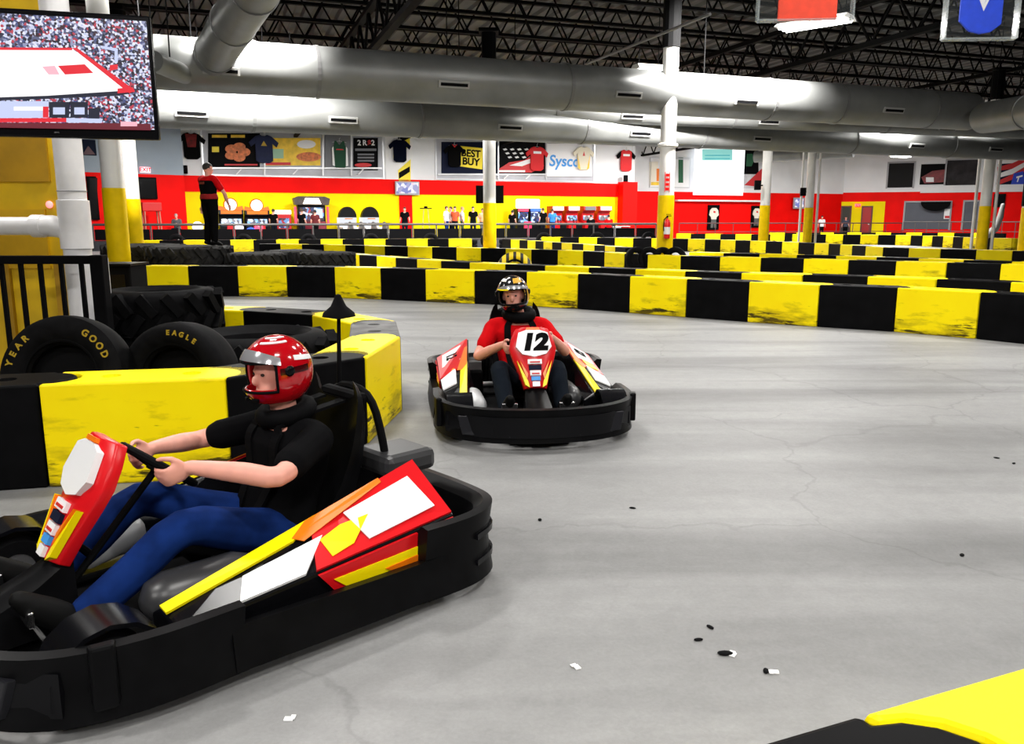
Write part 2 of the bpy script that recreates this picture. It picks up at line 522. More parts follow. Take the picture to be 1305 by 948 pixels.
# thin light conduits
for i, (p, q, lab) in enumerate(((at(746, 82, 24), at(905, 18, 18), 'pale conduit rising to the right behind the column with the extinguisher'),
                           
                           (at(345, 52, 26), at(560, 92, 29), 'thin grey conduit slanting down above the big upper duct'))):
    MBo = MB(); MBo.tube([V((0, 0, 0)), q - p], 0.035, 8)
    tag(MBo.build('conduit', mat('conduit_grey', (0.2, 0.2, 0.2), 0.5, 0.4), None, p), lab, 'conduit')

# ------------------------------------------------------------------ ducts
DUCT = mat('galvanised_duct', (0.20, 0.205, 0.20), 0.42, 0.5, var=0.15, vscale=1.2)
SEAM = mat('duct_seam', (0.17, 0.17, 0.17), 0.4, 0.5)
VENT = mat('duct_vent', (0.32, 0.32, 0.31), 0.5, 0.2)
def duct(label, p, q, r, seams, vents, name='air_duct', vface=None):
    d = q - p; ln = d.length
    o = thing(name, label, 'air duct', p, math.atan2(d.y, d.x))
    lp = math.hypot(d.x, d.y); dz = d.z
    def on(t): return V((lp * t, 0, dz * t))
    MB().tube([on(0), on(0.5), on(1)], r, 28).build('duct_pipe', DUCT, o, smooth=True)
    for t in seams:
        MB().tube([on(t) - V((.04, 0, 0)), on(t) + V((.04, 0, 0))], r + 0.02, 28).build('seam_band', SEAM, o)
    for t in ((.08, .34, .62, .9) if lp > 8 else (.3, .75)):
        MB().tube([on(t) + V((0, 0, r * .98)), V((lp * t, 0, 8.5 - p.z))], .014, 6).build('hanger_rod', DARK_STEEL, o)
    for t in vents:
        c = on(t)
        ang = R(-18)
        M = Matrix.Translation(c) @ Matrix.Rotation(-ang, 4, 'X')
        vb = MB().box((0, -(r + 0.0), 0), (0.75, 0.09, 0.16), M=M)
        vo = vb.build('vent', VENT, o)
        MB().box((0, -(r + 0.05), 0), (0.66, 0.02, 0.07), M=M).build('vent_slot', MATTE_BLACK, vo)
    return o
def duct_px(label, pts, r, seams=(), vents=(), z=None):
    # pts: (px, py, Y) of the axis at both ends
    p, q = at(*pts[0]), at(*pts[1])
    zz = (p.z + q.z) / 2 if z is None else z
    return duct(label, p, q, r, seams, vents)
pA, qA = at(40, 70, 17.4), at(1235, 142.5, 26.6)
duct('large upper galvanised duct running the whole width just under the roof joists', pA, qA, 0.56, (0.22, 0.46, 0.70, 0.795, 0.93), (0.14, 0.34, 0.52, 0.66, 0.86))
pB, qB = at(20, 128, 19.3), at(1330, 190, 35.0)
duct('lower galvanised duct running above the shirts and banners of the back wall', pB, qB, 0.49, (0.14, 0.26, 0.40, 0.52, 0.70, 0.84), (0.10, 0.20, 0.33, 0.45, 0.58, 0.78, 0.9))
pC, qC = at(500, 133, 23.5), at(1330, 167, 31.0)
oC = duct('narrower middle galvanised duct that starts at an elbow between the two big ducts', pC, qC, 0.30, (0.2, 0.45, 0.7), (0.12, 0.3, 0.5, 0.8))
dC = qC - pC
elb = Matrix.Rotation(-math.atan2(dC.y, dC.x), 4, 'Z') @ (at(455, 112, 22.6) - pC)
MB().tube([(0.1, 0, 0), (0, 0, 0), elb * .5, elb], 0.30, 20).build('elbow', DUCT, oC, smooth=True)
pE, qE = at(268, 78, 18.6), at(352, -60, 12.4)
duct('round duct coming overhead towards the camera out of the large upper duct', pE, V((qE.x, qE.y, pE.z + .35)), 0.40, (0.12, 0.45, 0.75), ())
duct('short far duct low behind the slim right-hand column', at(962, 200, 46), at(1088, 193, 43), 0.30, (0.5,), ())
dl = duct('slanting branch duct beside the television at the upper left', at(196, 78, 17.0), at(262, 106, 19.0), 0.2, (), ())
duct('large duct at the far right running away under the roof', at(1255, 150, 25.2), at(1420, 128, 19.5), 0.45, (0.4,), ())

# ------------------------------------------------------------------ light fittings
TUBE = mat('lit_tube', (1, 1, 1), 0.5, emit=(1, 0.98, 0.94), es=14.0)
FIT = mat('fitting_white', (0.7, 0.7, 0.68), 0.4)
n_f = [0]
fx = {}
fx['housing'] = MB().prism([(-.30, 0), (.30, 0), (.16, .14), (-.16, .14)], -.62, .62, Matrix(((0, 0, 1, 0), (1, 0, 0, 0), (0, 1, 0, 0), (0, 0, 0, 1)))).mesh('housing', FIT)
fx['hanger'] = MB().tube([(-.5, 0, .12), (-.5, 0, 1.0)], .012, 6).tube([(.5, 0, .12), (.5, 0, 1.0)], .012, 6).mesh('hanger', DARK_STEEL)
fx['tubes'] = MB().tube([(-.58, -.16, -.03), (.58, -.16, -.03)], .035, 8).tube([(-.58, 0, -.03), (.58, 0, -.03)], .035, 8).tube([(-.58, .16, -.03), (.58, .16, -.03)], .035, 8).mesh('lamp_tube', TUBE)
def fitting(label, p, power, rz=None, group='strip lights under the roof', hang=True, size=(1.2, .6), spread=180, tilt=0.0, vis=True):
    o = thing('ceiling_light', label, 'ceiling light', p, math.atan2(U.y, U.x) if rz is None else rz, group)
    o.rotation_euler = (tilt, 0, math.atan2(U.y, U.x) if rz is None else rz)
    link('housing', fx['housing'], o); link('lamp_tube', fx['tubes'], o)
    if hang: link('hanger', fx['hanger'], o)
    ld = bpy.data.lights.new('lamp', 'AREA'); ld.shape = 'RECTANGLE'; ld.size, ld.size_y = size
    ld.energy = power; ld.color = (1.0, 0.975, 0.94); ld.spread = R(spread)
    lo = bpy.data.objects.new('lamp', ld); COL.objects.link(lo); lo.parent = o; lo.location = (0, 0, -0.09)
    return o
PW = 270
fitting('lit strip light hanging in front of the framed red jersey, top right', at(1038, 31, 14.0), PW, rz=R(-42), hang=False).scale = (.92, .9, .5)
fitting('lit strip light by the overhead duct at upper left', at(318, 60, 20.6), PW, rz=R(70))
fitting('distant lit strip light hanging near the dark opening of the right wall', at(1148, 199, 50), PW * 2.0)
fitting('small lit strip light left of the top of the column with the extinguisher', at(834, 90, 24.6), PW * .4)
NEAR = 1.12
ov = 'assumed strip light out of view high over the track near the camera'
for (x, y, z, pw) in ((-7.5, 8, 7, .8), (-2, 6.5, 7, .8), (4.5, 7.5, 7, .9), (10, 10.5, 7, 1.0),
                    (-2, 12, 7, .9), (4, 13.5, 7, .9), (-5, 0, 7, .9), (2, -0.5, 7, 1.0), (8, 1.5, 7, 1.0), (13.5, 17, 7, 1.0), (0, -6, 6.6, 1.5), (-6, -6, 6.4, 1.5), (6, -6, 6.6, 1.4)):  # last three, behind the camera, are added to brighten upright faces
    fitting(ov, (x, y, z), PW * pw * NEAR)
tl = 'unseen strip light tilted to brighten the upper duct, just above the picture'
for (x, y, z, pw, ti) in ((-8.0, 17.0, 6.95, 2.4, 48), (-5.2, 17.4, 7.0, 2.8, 48), (5.6, 20.9, 7.25, 2.6, 48), (7.4, 21.4, 7.3, 3.2, 48)):  # tilt and narrow beam added to make bright spots on the duct
    fitting(tl, (x, y, z), PW * pw, tilt=R(ti), spread=75, group='strip lights tilted at the ducts')
bk = 'unseen strip light added behind the ducts to brighten the back of the hall'
for (px, py, Y, pw) in ((225, 88, 20.4, .8), (345, 94, 21.3, .9), (762, 122, 26.2, 1.1), (1150, 150, 30.5, 1.7), (560, 112, 27.5, .8),
                       (290, 140, 38, 5.2), (470, 145, 39, 5.6), (640, 155, 43, 6.2), (770, 160, 47, 5.6), (900, 165, 51, 6.5), (1000, 172, 54, 5.6), (1130, 172, 57, 4.6), (1250, 172, 53, 4.6), (930, 120, 33, 1.2), (1240, 150, 33, 1.0)):  # lamps added out of sight to brighten the back walls and lower duct
    p = at(px, py, Y)
    fitting(bk, p, PW * pw)
W0 = bpy.data.worlds.new('world'); SC.world = W0; W0.use_nodes = True
W0.node_tree.nodes['Background'].inputs['Color'].default_value = (0.02, 0.02, 0.022, 1)
W0.node_tree.nodes['Background'].inputs['Strength'].default_value = 0.3
SC.view_settings.view_transform = 'Standard'
SC.view_settings.look = 'None'
SC.view_settings.gamma = 1.0
SC.view_settings.exposure = 0.0
# ------------------------------------------------------------------ barrier blocks
def yellow_block_material():
    m = mat('barrier_yellow', rgb(246, 216, 0), 0.45, spec=0.15)
    N, L, b = nodes_of(m)
    tc = N.new('ShaderNodeTexCoord'); oi = N.new('ShaderNodeObjectInfo')
    ad = N.new('ShaderNodeVectorMath'); ad.operation = 'ADD'
    sc = N.new('ShaderNodeVectorMath'); sc.operation = 'SCALE'; sc.inputs[0].default_value = (37, 53, 11)
    L.new(oi.outputs['Random'], sc.inputs['Scale']); L.new(sc.outputs['Vector'], ad.inputs[0]); L.new(tc.outputs['Object'], ad.inputs[1])
    mp = N.new('ShaderNodeMapping'); mp.inputs['Scale'].default_value = (1.5, 3, 9)
    L.new(ad.outputs['Vector'], mp.inputs['Vector'])
    n = N.new('ShaderNodeTexNoise'); n.inputs['Scale'].default_value = 1.6; n.inputs['Detail'].default_value = 7; n.inputs['Roughness'].default_value = 0.65
    L.new(mp.outputs['Vector'], n.inputs['Vector'])
    sx = N.new('ShaderNodeSeparateXYZ'); L.new(tc.outputs['Object'], sx.inputs['Vector'])
    hr = N.new('ShaderNodeMapRange'); hr.inputs['From Min'].default_value = 0.06; hr.inputs['From Max'].default_value = 0.44
    hr.inputs['To Min'].default_value = 0.16; hr.inputs['To Max'].default_value = -0.06
    L.new(sx.outputs['Z'], hr.inputs['Value'])
    s = N.new('ShaderNodeMath'); s.operation = 'ADD'; L.new(n.outputs['Fac'], s.inputs[0]); L.new(hr.outputs['Result'], s.inputs[1])
    r = N.new('ShaderNodeMapRange'); r.inputs['From Min'].default_value = 0.66; r.inputs['From Max'].default_value = 0.73
    L.new(s.outputs[0], r.inputs['Value'])
    n2 = N.new('ShaderNodeTexNoise'); n2.inputs['Scale'].default_value = 2.2; n2.inputs['Detail'].default_value = 3
    L.new(ad.outputs['Vector'], n2.inputs['Vector'])
    mx0 = N.new('ShaderNodeMix'); mx0.data_type = 'RGBA'; L.new(n2.outputs['Fac'], mx0.inputs['Factor'])
    mx0.inputs['A'].default_value = (*rgb(246, 214, 0), 1); mx0.inputs['B'].default_value = (*rgb(255, 236, 4), 1)
    mx = N.new('ShaderNodeMix'); mx.data_type = 'RGBA'
    L.new(r.outputs['Result'], mx.inputs['Factor']); L.new(mx0.outputs['Result'], mx.inputs['A']); mx.inputs['B'].default_value = (0.04, 0.03, 0.004, 1)
    mp3 = N.new('ShaderNodeMapping'); mp3.inputs['Scale'].default_value = (1.2, 2, 4.5); L.new(ad.outputs['Vector'], mp3.inputs['Vector'])
    n3 = N.new('ShaderNodeTexNoise'); n3.inputs['Scale'].default_value = 1.9; n3.inputs['Detail'].default_value = 6; n3.inputs['Roughness'].default_value = 0.6
    L.new(mp3.outputs['Vector'], n3.inputs['Vector'])
    s3 = N.new('ShaderNodeMath'); s3.operation = 'ADD'; L.new(n3.outputs['Fac'], s3.inputs[0]); L.new(hr.outputs['Result'], s3.inputs[1])
    r3 = N.new('ShaderNodeMapRange'); r3.inputs['From Min'].default_value = 0.56; r3.inputs['From Max'].default_value = 0.80; r3.inputs['To Max'].default_value = 0.75
    L.new(s3.outputs[0], r3.inputs['Value'])
    mx3 = N.new('ShaderNodeMix'); mx3.data_type = 'RGBA'; L.new(r3.outputs['Result'], mx3.inputs['Factor'])
    L.new(mx.outputs['Result'], mx3.inputs['A']); mx3.inputs['B'].default_value = (0.16, 0.11, 0.004, 1)
    L.new(mx3.outputs['Result'], b.inputs['Base Color'])
    return m
BY = yellow_block_material()
BK = mat('barrier_black', (0.003, 0.003, 0.0034), 0.5, var=0.4, vscale=5, bump=0.04, bscale=30, spec=0.045)
BG = mat('barrier_scuffed_black', (0.10, 0.10, 0.10), 0.6, var=0.7, vscale=5)
BH, BD = 0.60, 0.40
def block_mesh(name, m, L):
    e, bl = 0.03, 0.15
    def arc(x, sgn):
        return [(x + bl * math.sin(PI * k / 8), e + (BD - 2 * e) * (0.5 - 0.5 * math.cos(PI * k / 8))) for k in range(9)]
    out = [(0, 0), (L, 0)] + arc(L, 1) + [(L, BD), (0, BD)] + arc(0.012, 1)[::-1]
    mb = MB().prism(out, 0, BH)
    me = mb.mesh(name, m, bevel=0.014)
    o = bpy.data.objects.new('t', me); COL.objects.link(o)
    cut = MB()
    for x in (L * .33, L * .78):
        cut.lathe([(0.045, BH - .05), (0.06, BH + .02)], 16, Matrix.Translation((x, BD / 2, 0)))
    c = cut.build('c', m)
    md = o.modifiers.new('b', 'BOOLEAN'); md.operation = 'DIFFERENCE'; md.object = c; md.solver = 'EXACT'
    me2 = evaluated(o)
    bpy.data.objects.remove(o); bpy.data.objects.remove(c)
    me2.name = name
    me2.materials.clear(); me2.materials.append(m)
    return me2
BM = {'yellow': block_mesh('barrier_block', BY, 1.0), 'black': block_mesh('barrier_block', BK, 1.0), 'grey': block_mesh('barrier_block', BG, 1.0)}
BCOUNT = {}
def block(p, q, colour, label, group):
    d = q - p
    o = link('barrier_block', BM[colour], None, (p.x, p.y, 0), math.atan2(d.y, d.x))
    o.scale = (d.length - 0.006, 1, 1)
    return tag(o, label, 'barrier', group)
def resample(P, step, n=None):
    pts = [V(p) for p in P]
    out = [pts[0].copy()]; cur = pts[0].copy(); i = 1
    while i < len(pts):
        seg = pts[i] - cur
        # next point at straight distance step from the last vertex
        last = out[-1]
        if (pts[i] - last).length < step:
            cur = pts[i]; i += 1; continue
        lo, hi = 0.0, 1.0
        for _ in range(40):
            m = (lo + hi) / 2
            if ((cur + seg * m) - last).length < step: lo = m
            else: hi = m
        cur = cur + seg * hi
        out.append(cur.copy())
    return out
def row(pxs, where, first='yellow', step=1.0, group=None, n_max=99, dense=6):
    world = [onz(x, y, BH) for x, y in pxs]
    path = [V((x, y, 0)) for x, y in smooth_path([(p.x, p.y) for p in world], dense)]
    V_ = resample(path, step)
    col = first
    cnt = {'yellow': 0, 'black': 0}
    for i in range(min(len(V_) - 1, n_max)):
        k = cnt[col]; cnt[col] += 1
        block(V_[i], V_[i + 1], col, '%s %s barrier block from the left in %s' % (ORD[min(k, 29)], col, where), group)
        col = 'black' if col == 'yellow' else 'yellow'
rows = [
    ('the front row behind the oncoming kart', 'black', [(118, 338.2), (181, 338.8), (316, 339.2), (444, 340.5), (569, 344), (690, 347), (805, 352), (943, 358.5), (1024, 362), (1107, 365), (1192, 369), (1280, 374), (1400, 382), (1560, 394)], 'front row of barrier blocks'),
    ('the second row back', 'yellow', [(437, 323), (515, 329), (590, 334), (681, 338), (786, 342), (909, 346.8), (1050, 350.5), (1212, 356), (1320, 361), (1480, 369)], 'second row of barrier blocks'),
    ('the third row back', 'black', [(330, 310.5), (430, 312), (489, 313.5), (575, 315.2), (667, 317.5), (747, 320), (833, 325), (932, 327.5), (1035, 330), (1146, 333), (1262, 336), (1330, 338), (1450, 342)], 'third row of barrier blocks'),
    ('the low-showing fourth row', 'yellow', [(878, 321.3), (960, 323.2), (1063, 325.8), (1150, 328.5), (1280, 333), (1330, 335), (1440, 339)], 'fourth row of barrier blocks'),
    ('the short row left of the tyre heap', 'black', [(640, 304.5), (667, 306), (710, 309), (760, 312.3), (802, 316)], 'short slanting row of barrier blocks'),
    ('the row behind the extinguisher column', 'yellow', [(690, 302.2), (752, 302.6), (880, 304.4), (975, 307.3), (1045, 310), (1085, 312.6), (1125, 315), (1187, 317), (1275, 319), (1330, 321), (1430, 324)], 'fifth row of barrier blocks'),
    ('the row behind the standing marshal', 'yellow', [(172, 306.4), (300, 305.7), (440, 304.8), (600, 304.2)], 'far left row of barrier blocks'),
    ('the far row before the red wall', 'yellow', [(862, 297.6), (985, 298.8)], 'far row before the red wall'),
    ('the row before the grey opening', 'yellow', [(1010, 298.4), (1140, 299.5), (1197, 301), (1239, 302.5), (1305, 304)], 'far right row of barrier blocks'),
    ('the last row before the right wall', 'yellow', [(985, 296.8), (1060, 296.4), (1150, 296.5), (1290, 297.3)], 'last row of barrier blocks'),
]
for where, first, pxs, grp in rows:
    row(pxs, where, first, 1.0, grp)

# the hairpin island beside the near kart
def chain(pts, cols, labs, grp, side=0.0):
    for i in range(len(pts) - 1):
        block(pts[i], pts[i + 1], cols[i], labs[i], grp)
g0 = onz(48, 490, BH); g1 = onz(288, 481.5, BH)
g2 = onz(466, 455, BH); g3 = onz(506, 431, BH)
g0 = V((g0.x, g0.y, 0)); g1 = V((g1.x, g1.y, 0)); g2 = V((g2.x, g2.y, 0)); g3 = V((g3.x, g3.y, 0))
g1 = g0 + (g1 - g0).normalized()
g2 = g1 + (g2 - g1).normalized(); g3 = g2 + (g3 - g2).normalized()
gm = g0 - (g1 - g0) * 0.985 - V((0, .03, 0)); gmm = gm - (g1 - g0)
def step(p, deg): return p + V((math.cos(R(deg)), math.sin(R(deg)), 0))
g4 = step(g3, 100); g5 = step(g4, 128); g6 = step(g5, 155); g7 = step(g6, 166); g8 = step(g7, 172); g9 = step(g8, 178); g10 = step(g9, 180)
chain([gmm, gm, g0, g1, g2, g3, g4, g5, g6, g7, g8, g9, g10],
      ['yellow', 'black', 'yellow', 'black', 'yellow', 'grey', 'yellow', 'black', 'yellow', 'black', 'yellow', 'black'],
      ['yellow barrier block beyond the left edge, next to the near black one', 'black barrier block at the left edge beside the large scuffed yellow one',
       'large scuffed yellow barrier block in front of the racing tyres', 'black barrier block behind the red-helmeted driver',
       'yellow barrier block with scuffed lower side at the tip of the hairpin', 'grey-scuffed black barrier block at the hairpin, behind the scuffed yellow tip',
       'yellow barrier block at the back of the hairpin turn', 'black barrier block behind the lying tractor tyre',
       'yellow barrier block at the back of the island by the dark tyre stack', 'black barrier block hidden behind the dark tyre stack',
       'yellow barrier block behind the black railing', 'black barrier block behind the railing at far left'], 'island barrier blocks')
# near right corner blocks
f0 = onz(1098, 908, BH); f1 = onz(1305, 848, BH)
d = (f1 - f0); d.z = 0; d.normalize()
nrm = V((-d.y, d.x, 0))
b0 = V((f0.x, f0.y, 0)) - nrm * BD
chain([b0 - d, b0, b0 + d, b0 + d * 2], ['black', 'yellow', 'black'],
      ['black barrier block with rounded end at the bottom edge, nearest the camera', 'bright yellow barrier block cut by the lower right corner', 'black barrier block beyond the lower right corner'], 'barrier blocks nearest the camera')

# ------------------------------------------------------------------ tyres
def tyre_mesh(name, Ro, Ri, w, m, lugs=0, lug=0.04, seg=48, slick=False):
    h = w / 2
    sh = min(0.35 * w, 0.3 * (Ro - Ri))
    prof = [(Ri, -h * .55), (Ri + .02, -h * .8), (Ri + (Ro - Ri) * .45, -h), (Ro - sh * .7, -h * .94), (Ro - sh * .15, -h * .78), (Ro, -h * .5), (Ro + .004, 0), (Ro, h * .5),
            (Ro - sh * .15, h * .78), (Ro - sh * .7, h * .94), (Ri + (Ro - Ri) * .45, h), (Ri + .02, h * .8), (Ri, h * .55), (Ri + .03, 0)]
    mb = MB().lathe(prof, seg, closed=True)
    for i in range(lugs):
        a = 2 * PI * i / lugs
        for sgn in (-1, 1):
            M = Matrix.Rotation(a + (sgn * PI / lugs * .5), 4, 'Z') @ Matrix.Translation((Ro + lug * .25, 0, sgn * h * .42)) @ Matrix.Rotation(sgn * R(38), 4, 'X')
            mb.box((0, 0, 0), (lug * 1.6, Ro * 2 * PI / lugs * .38, w * .52), M=M)
    return mb.mesh(name, m, smooth=True)
def lying(name, mesh, label, loc, rz=0, group=None):
    o = link(name, mesh, None, loc, rz)
    return tag(o, label, 'tyre', group)
# tractor tyres under the marshal
tb = tyre_mesh('tractor_tyre', 0.86, 0.45, 0.475, DUSTY_RUBBER, 20, 0.05)
ts = tyre_mesh('tractor_tyre', 0.60, 0.30, 0.41, DUSTY_RUBBER, 18, 0.04)
q = at(262, 313, 17.55)
lying('tractor_tyre', tb, 'worn tractor tyre the marshal stands on, topmost of its stack', (-7.0, 17.9, .4775 + .237), 0.2, 'tractor tyres behind the front row')
lying('tractor_tyre', tb, 'worn tractor tyre at the bottom under the one the marshal stands on', (-7.0, 17.9, .2385), 0.5, 'tractor tyres behind the front row')
q2 = at(205, 314, 18.6)
lying('tractor_tyre', tb, 'worn tractor tyre left of the marshal, topmost of its stack', (-8.5, 19.05, .4775 + .237), 0.9, 'tractor tyres behind the front row')
lying('tractor_tyre', tb, 'worn tractor tyre left of the marshal, bottom of its stack', (-8.5, 19.05, .2385), 1.4, 'tractor tyres behind the front row')
for i, (px, Y, lab) in enumerate(((-5.42, 17.45, 'smaller tractor tyre just right of the one the marshal stands on'), (-5.0, 18.85, 'smaller tractor tyre in the middle, set back right of the marshal'), (-4.02, 17.75, 'smaller tractor tyre at the right end of the heap beside the second row'))):
    x = px
    lying('tractor_tyre', ts, lab + ', upper', (x, Y, .62), 0.3 * i, 'tractor tyres behind the front row')
    lying('tractor_tyre', ts, lab + ', lower', (x, Y, .207), 0.5 + 0.3 * i, 'tractor tyres behind the front row')
# inside the island
tl = tyre_mesh('tractor_tyre', 0.60, 0.32, 0.60, RUBBER, 16, 0.05)
q = onz(340, 424, .60)
lying('tractor_tyre', tl, 'big black tractor tyre lying flat inside the hairpin, right of the smaller lettered racing tyre', (q.x - .12, q.y + .1, .30), 0.1)
td = tyre_mesh('tractor_tyre', 0.53, 0.28, 0.42, RUBBER, 16, 0.045)
q = at(212, 372, 8.2)
lying('tractor_tyre', td, 'black tractor tyre on top of the dark stack behind the racing tyres', (q.x + .08, 7.85, .645), 0.1, 'dark tyre stack')
lying('tractor_tyre', td, 'black tractor tyre at the bottom of the dark stack behind the racing tyres', (q.x + .08, 7.85, .213), 0.4, 'dark tyre stack')
# racing slicks with yellow lettering
YL = mat('tyre_lettering', rgb(165, 138, 40), 0.7, spec=.1)
def racing_tyre(label, Ro, Ri, w, loc, rz, tilt, words):
    o = thing('racing_tyre', label, 'tyre', loc, rz)
    o.rotation_euler = (R(90) - tilt, 0, rz)
    me = tyre_mesh('tyre_body', Ro, Ri, w, RUBBER, 0, seg=64)
    link('tyre_body', me, o)
    MB().torus((0, 0, w * .36), Ri + .03, .018, 48, 8).build('bead_ring', MATTE_BLACK, o, smooth=True)
    MB().lathe([(.0, -.02), (Ri + .01, -.02), (Ri + .01, .02), (.0, .02)], 32).build('inner_disc', MATTE_BLACK, o)
    for (txt, size, a0, sp) in words:
        n = len(txt)
        mb = MB()
        for i, ch in enumerate(txt):
            a = R(a0) - (i - (n - 1) / 2) * sp
            rr = Ri + (Ro - Ri) * .60
            M = Matrix.Rotation(a - PI / 2, 4, 'Z') @ Matrix.Translation((0, rr, w / 2 - .004))
            mb.add_mesh(text_mesh(ch, size, .004, 0, .002), M)
        mb.build('lettering', YL, o)
    return o
qb = at(78, 406, 5.45)
racing_tyre('large black racing tyre with yellow lettering leaning at the left edge', 0.42, 0.22, 0.28, (qb.x, 5.48, .44), 0.0, R(12),
            [('GOOD', .062, 43, R(11)), ('YEAR', .062, 148, R(11)), ('EAGLE', .06, 270, R(11))])
qe = at(224, 415, 5.62)
racing_tyre('smaller black racing tyre with one short yellow word, standing behind the scuffed yellow block', 0.395, 0.22, 0.30, (qe.x, 5.66, .40), R(-10), R(6),
            [('EAGLE', .047, 74, R(9)), ('GOODYEAR', .047, 270, R(9))])
lying('tractor_tyre', tyre_mesh('tractor_tyre', 0.36, 0.2, 0.3, RUBBER, 0), 'plain black tyre lying at far left beside the large lettered tyre', (qb.x - .75, 6.9, .15), 0)
# small tyres around the columns and along the fence
small = tyre_mesh('kart_tyre', 0.30, 0.16, 0.20, RUBBER, 0, seg=28)
def standing(mesh, label, loc, rz, group):
    o = link('kart_tyre', mesh, None, loc, 0)
    o.rotation_euler = (R(84), 0, rz)
    return tag(o, label, 'tyre', group)
for k, (px, Y, z, rz, lab) in enumerate(((812, 21.75, .30, .3, 'small black tyre standing left of the column with the extinguisher'), (829, 21.75, .30, -.2, 'small black tyre standing just left of the extinguisher column foot'),
                               (846, 21.75, .305, .6, 'small black tyre standing in front of the extinguisher column foot'), (862, 21.75, .30, -.4, 'small black tyre standing right of the extinguisher column foot'))):
    x = ground(px, Y)[0]
    o = standing(small, lab, (x, Y, z + .42), rz, 'tyres round the extinguisher column')
    b_ = lying('kart_tyre', small, lab.replace('standing', 'lying under the one'), (x, Y, .1), rz, 'tyres round the extinguisher column')
    o.location.z = .202 + .29
# yellow and black striped tyre on the second row
stripe = mat('striped_rubber', rgb(235, 200, 0), 0.5)
N, L, b = nodes_of(stripe)
tc = N.new('ShaderNodeTexCoord'); wv = N.new('ShaderNodeTexWave'); wv.wave_type = 'BANDS'; wv.bands_direction = 'X'; wv.inputs['Scale'].default_value = 2.0
L.new(tc.outputs['Object'], wv.inputs['Vector'])
cr = N.new('ShaderNodeMapRange'); cr.inputs['From Min'].default_value = .35; cr.inputs['From Max'].default_value = .42; L.new(wv.outputs['Fac'], cr.inputs['Value'])
mx = N.new('ShaderNodeMix'); mx.data_type = 'RGBA'; mx.inputs['A'].default_value = (.01, .01, .01, 1); mx.inputs['B'].default_value = (*rgb(240, 208, 0), 1)
L.new(cr.outputs['Result'], mx.inputs['Factor']); L.new(mx.outputs['Result'], b.inputs['Base Color'])
x = ground(656, 18.2)[0]
o = thing('striped_kart_tyre', 'yellow and black striped tyre standing on edge over the second barrier row', 'tyre', (x, 18.2, .40))
o.rotation_euler = (R(78), 0, 0)
link('tyre_body', tyre_mesh('tyre_body', .40, .2, .3, stripe, 0), o)
MB().torus((0, 0, .10), .22, .03, 32, 8).build('bead_ring', MATTE_BLACK, o, smooth=True)
# long dark rubber shapes along the fence foot
fa, fb = V((*ground(178, 38.8), 0)), V((*ground(838, 46.0), 0))
big_small = tyre_mesh('kart_tyre', 0.42, 0.22, 0.24, RUBBER, 0, seg=24)
nft = 26
for k in range(nft):
    t = (k + .5) / nft
    p = fa.lerp(fb, t)
    if k % 3 == 1:
        o = standing(big_small, 'black tyre standing upright along the foot of the arcade fence', (p.x, p.y, .42), random.uniform(-.5, .5), 'upright tyres along the arcade fence')
    else:
        z = .12
        for _ in range(2):
            lying('kart_tyre', big_small, 'black tyre lying in a low stack along the foot of the arcade fence', (p.x, p.y, z), random.random(), 'lying tyres along the arcade fence'); z += .242
# small chips of rubber on the concrete
chip = MB().ball((0, 0, .007), (.034, .018, .008), 8, 5).mesh('rubber_chip', RUBBER)
pchip = MB().box((0, 0, .003), (.028, .02, .004)).box((.012, .006, .005), (.014, .02, .004)).mesh('paper_scrap', WHITE_PLASTIC)
for k, (x, y, lab) in enumerate(((924, 834, 'largest dark rubber chip on the bare concrete right of the near kart'), (976, 856, 'dark rubber chip on the concrete above the lower right black block'), (1270, 584, 'dark rubber chip near the right edge, left of a twin'),
                      (1292, 591, 'dark rubber chip closest to the right edge of the concrete'), (905, 800, 'tiny dark chip on the concrete above the largest chip'), (890, 816, 'tiny dark chip on the concrete just above left of the largest chip'),
                      (688, 663, 'brown rubber chip on the concrete right of the near kart rear'), (806, 648, 'small brown chip on the concrete below the oncoming kart'), (1226, 708, 'small dot of rubber on the concrete at right'))):
    p = onz(x, y, 0)
    o = link('rubber_chip', chip, None, p, k * 1.3); o.scale = (.55 + .3 * (k == 0),) * 3
    tag(o, lab, 'debris', 'rubber chips on the track')
for k, (x, y, lab) in enumerate(((368, 917, 'white paper scrap on the concrete at the bottom, below the near kart'), (934, 835, 'white paper scrap beside the largest rubber chip'), (735, 851, 'white scrap on the concrete at lower centre'), (987, 857, 'white scrap right beside the second rubber chip'))):
    o = link('paper_scrap', pchip, None, onz(x, y, 0), k); tag(o, lab, 'debris', 'white scraps on the track')
# ------------------------------------------------------------------ steel columns
COLWHITE = mat('column_white', (0.78, 0.77, 0.74), 0.4, var=0.06, vscale=2)
COLYELLOW = mat('column_yellow', rgb(238, 200, 0), 0.5, spec=.12, var=0.12, vscale=3)
def column(label, px, Y, r, zb, zw, zt, collar=True):
    x = ground(px, Y)[0]
    o = thing('support_column', label, 'column', (x, Y, 0), 0, 'steel columns')
    MB().tube([(0, 0, 0), (0, 0, zb)], r * 1.06, 24).build('yellow_sleeve', COLYELLOW, o, smooth=True)
    MB().tube([(0, 0, zb), (0, 0, zw)], r, 24).build('white_shaft', COLWHITE, o, smooth=True)
    MB().tube([(0, 0, zw), (0, 0, 7.3)], r * 1.15, 12).box((0, 0, 7.35), (r * 3, r * 3, .1)).build('black_top', DARK_STEEL, o)
    MB().box((0, 0, .015), (r * 3, r * 3, .03)).build('base_plate', COLYELLOW, o)
    if collar:
        MB().lathe([(r + .02, zb + 1.25), (r + .06, zb + 1.27), (r + .06, zb + 1.33), (r + .02, zb + 1.35)], 20).build('collar', COLWHITE, o)
    return o
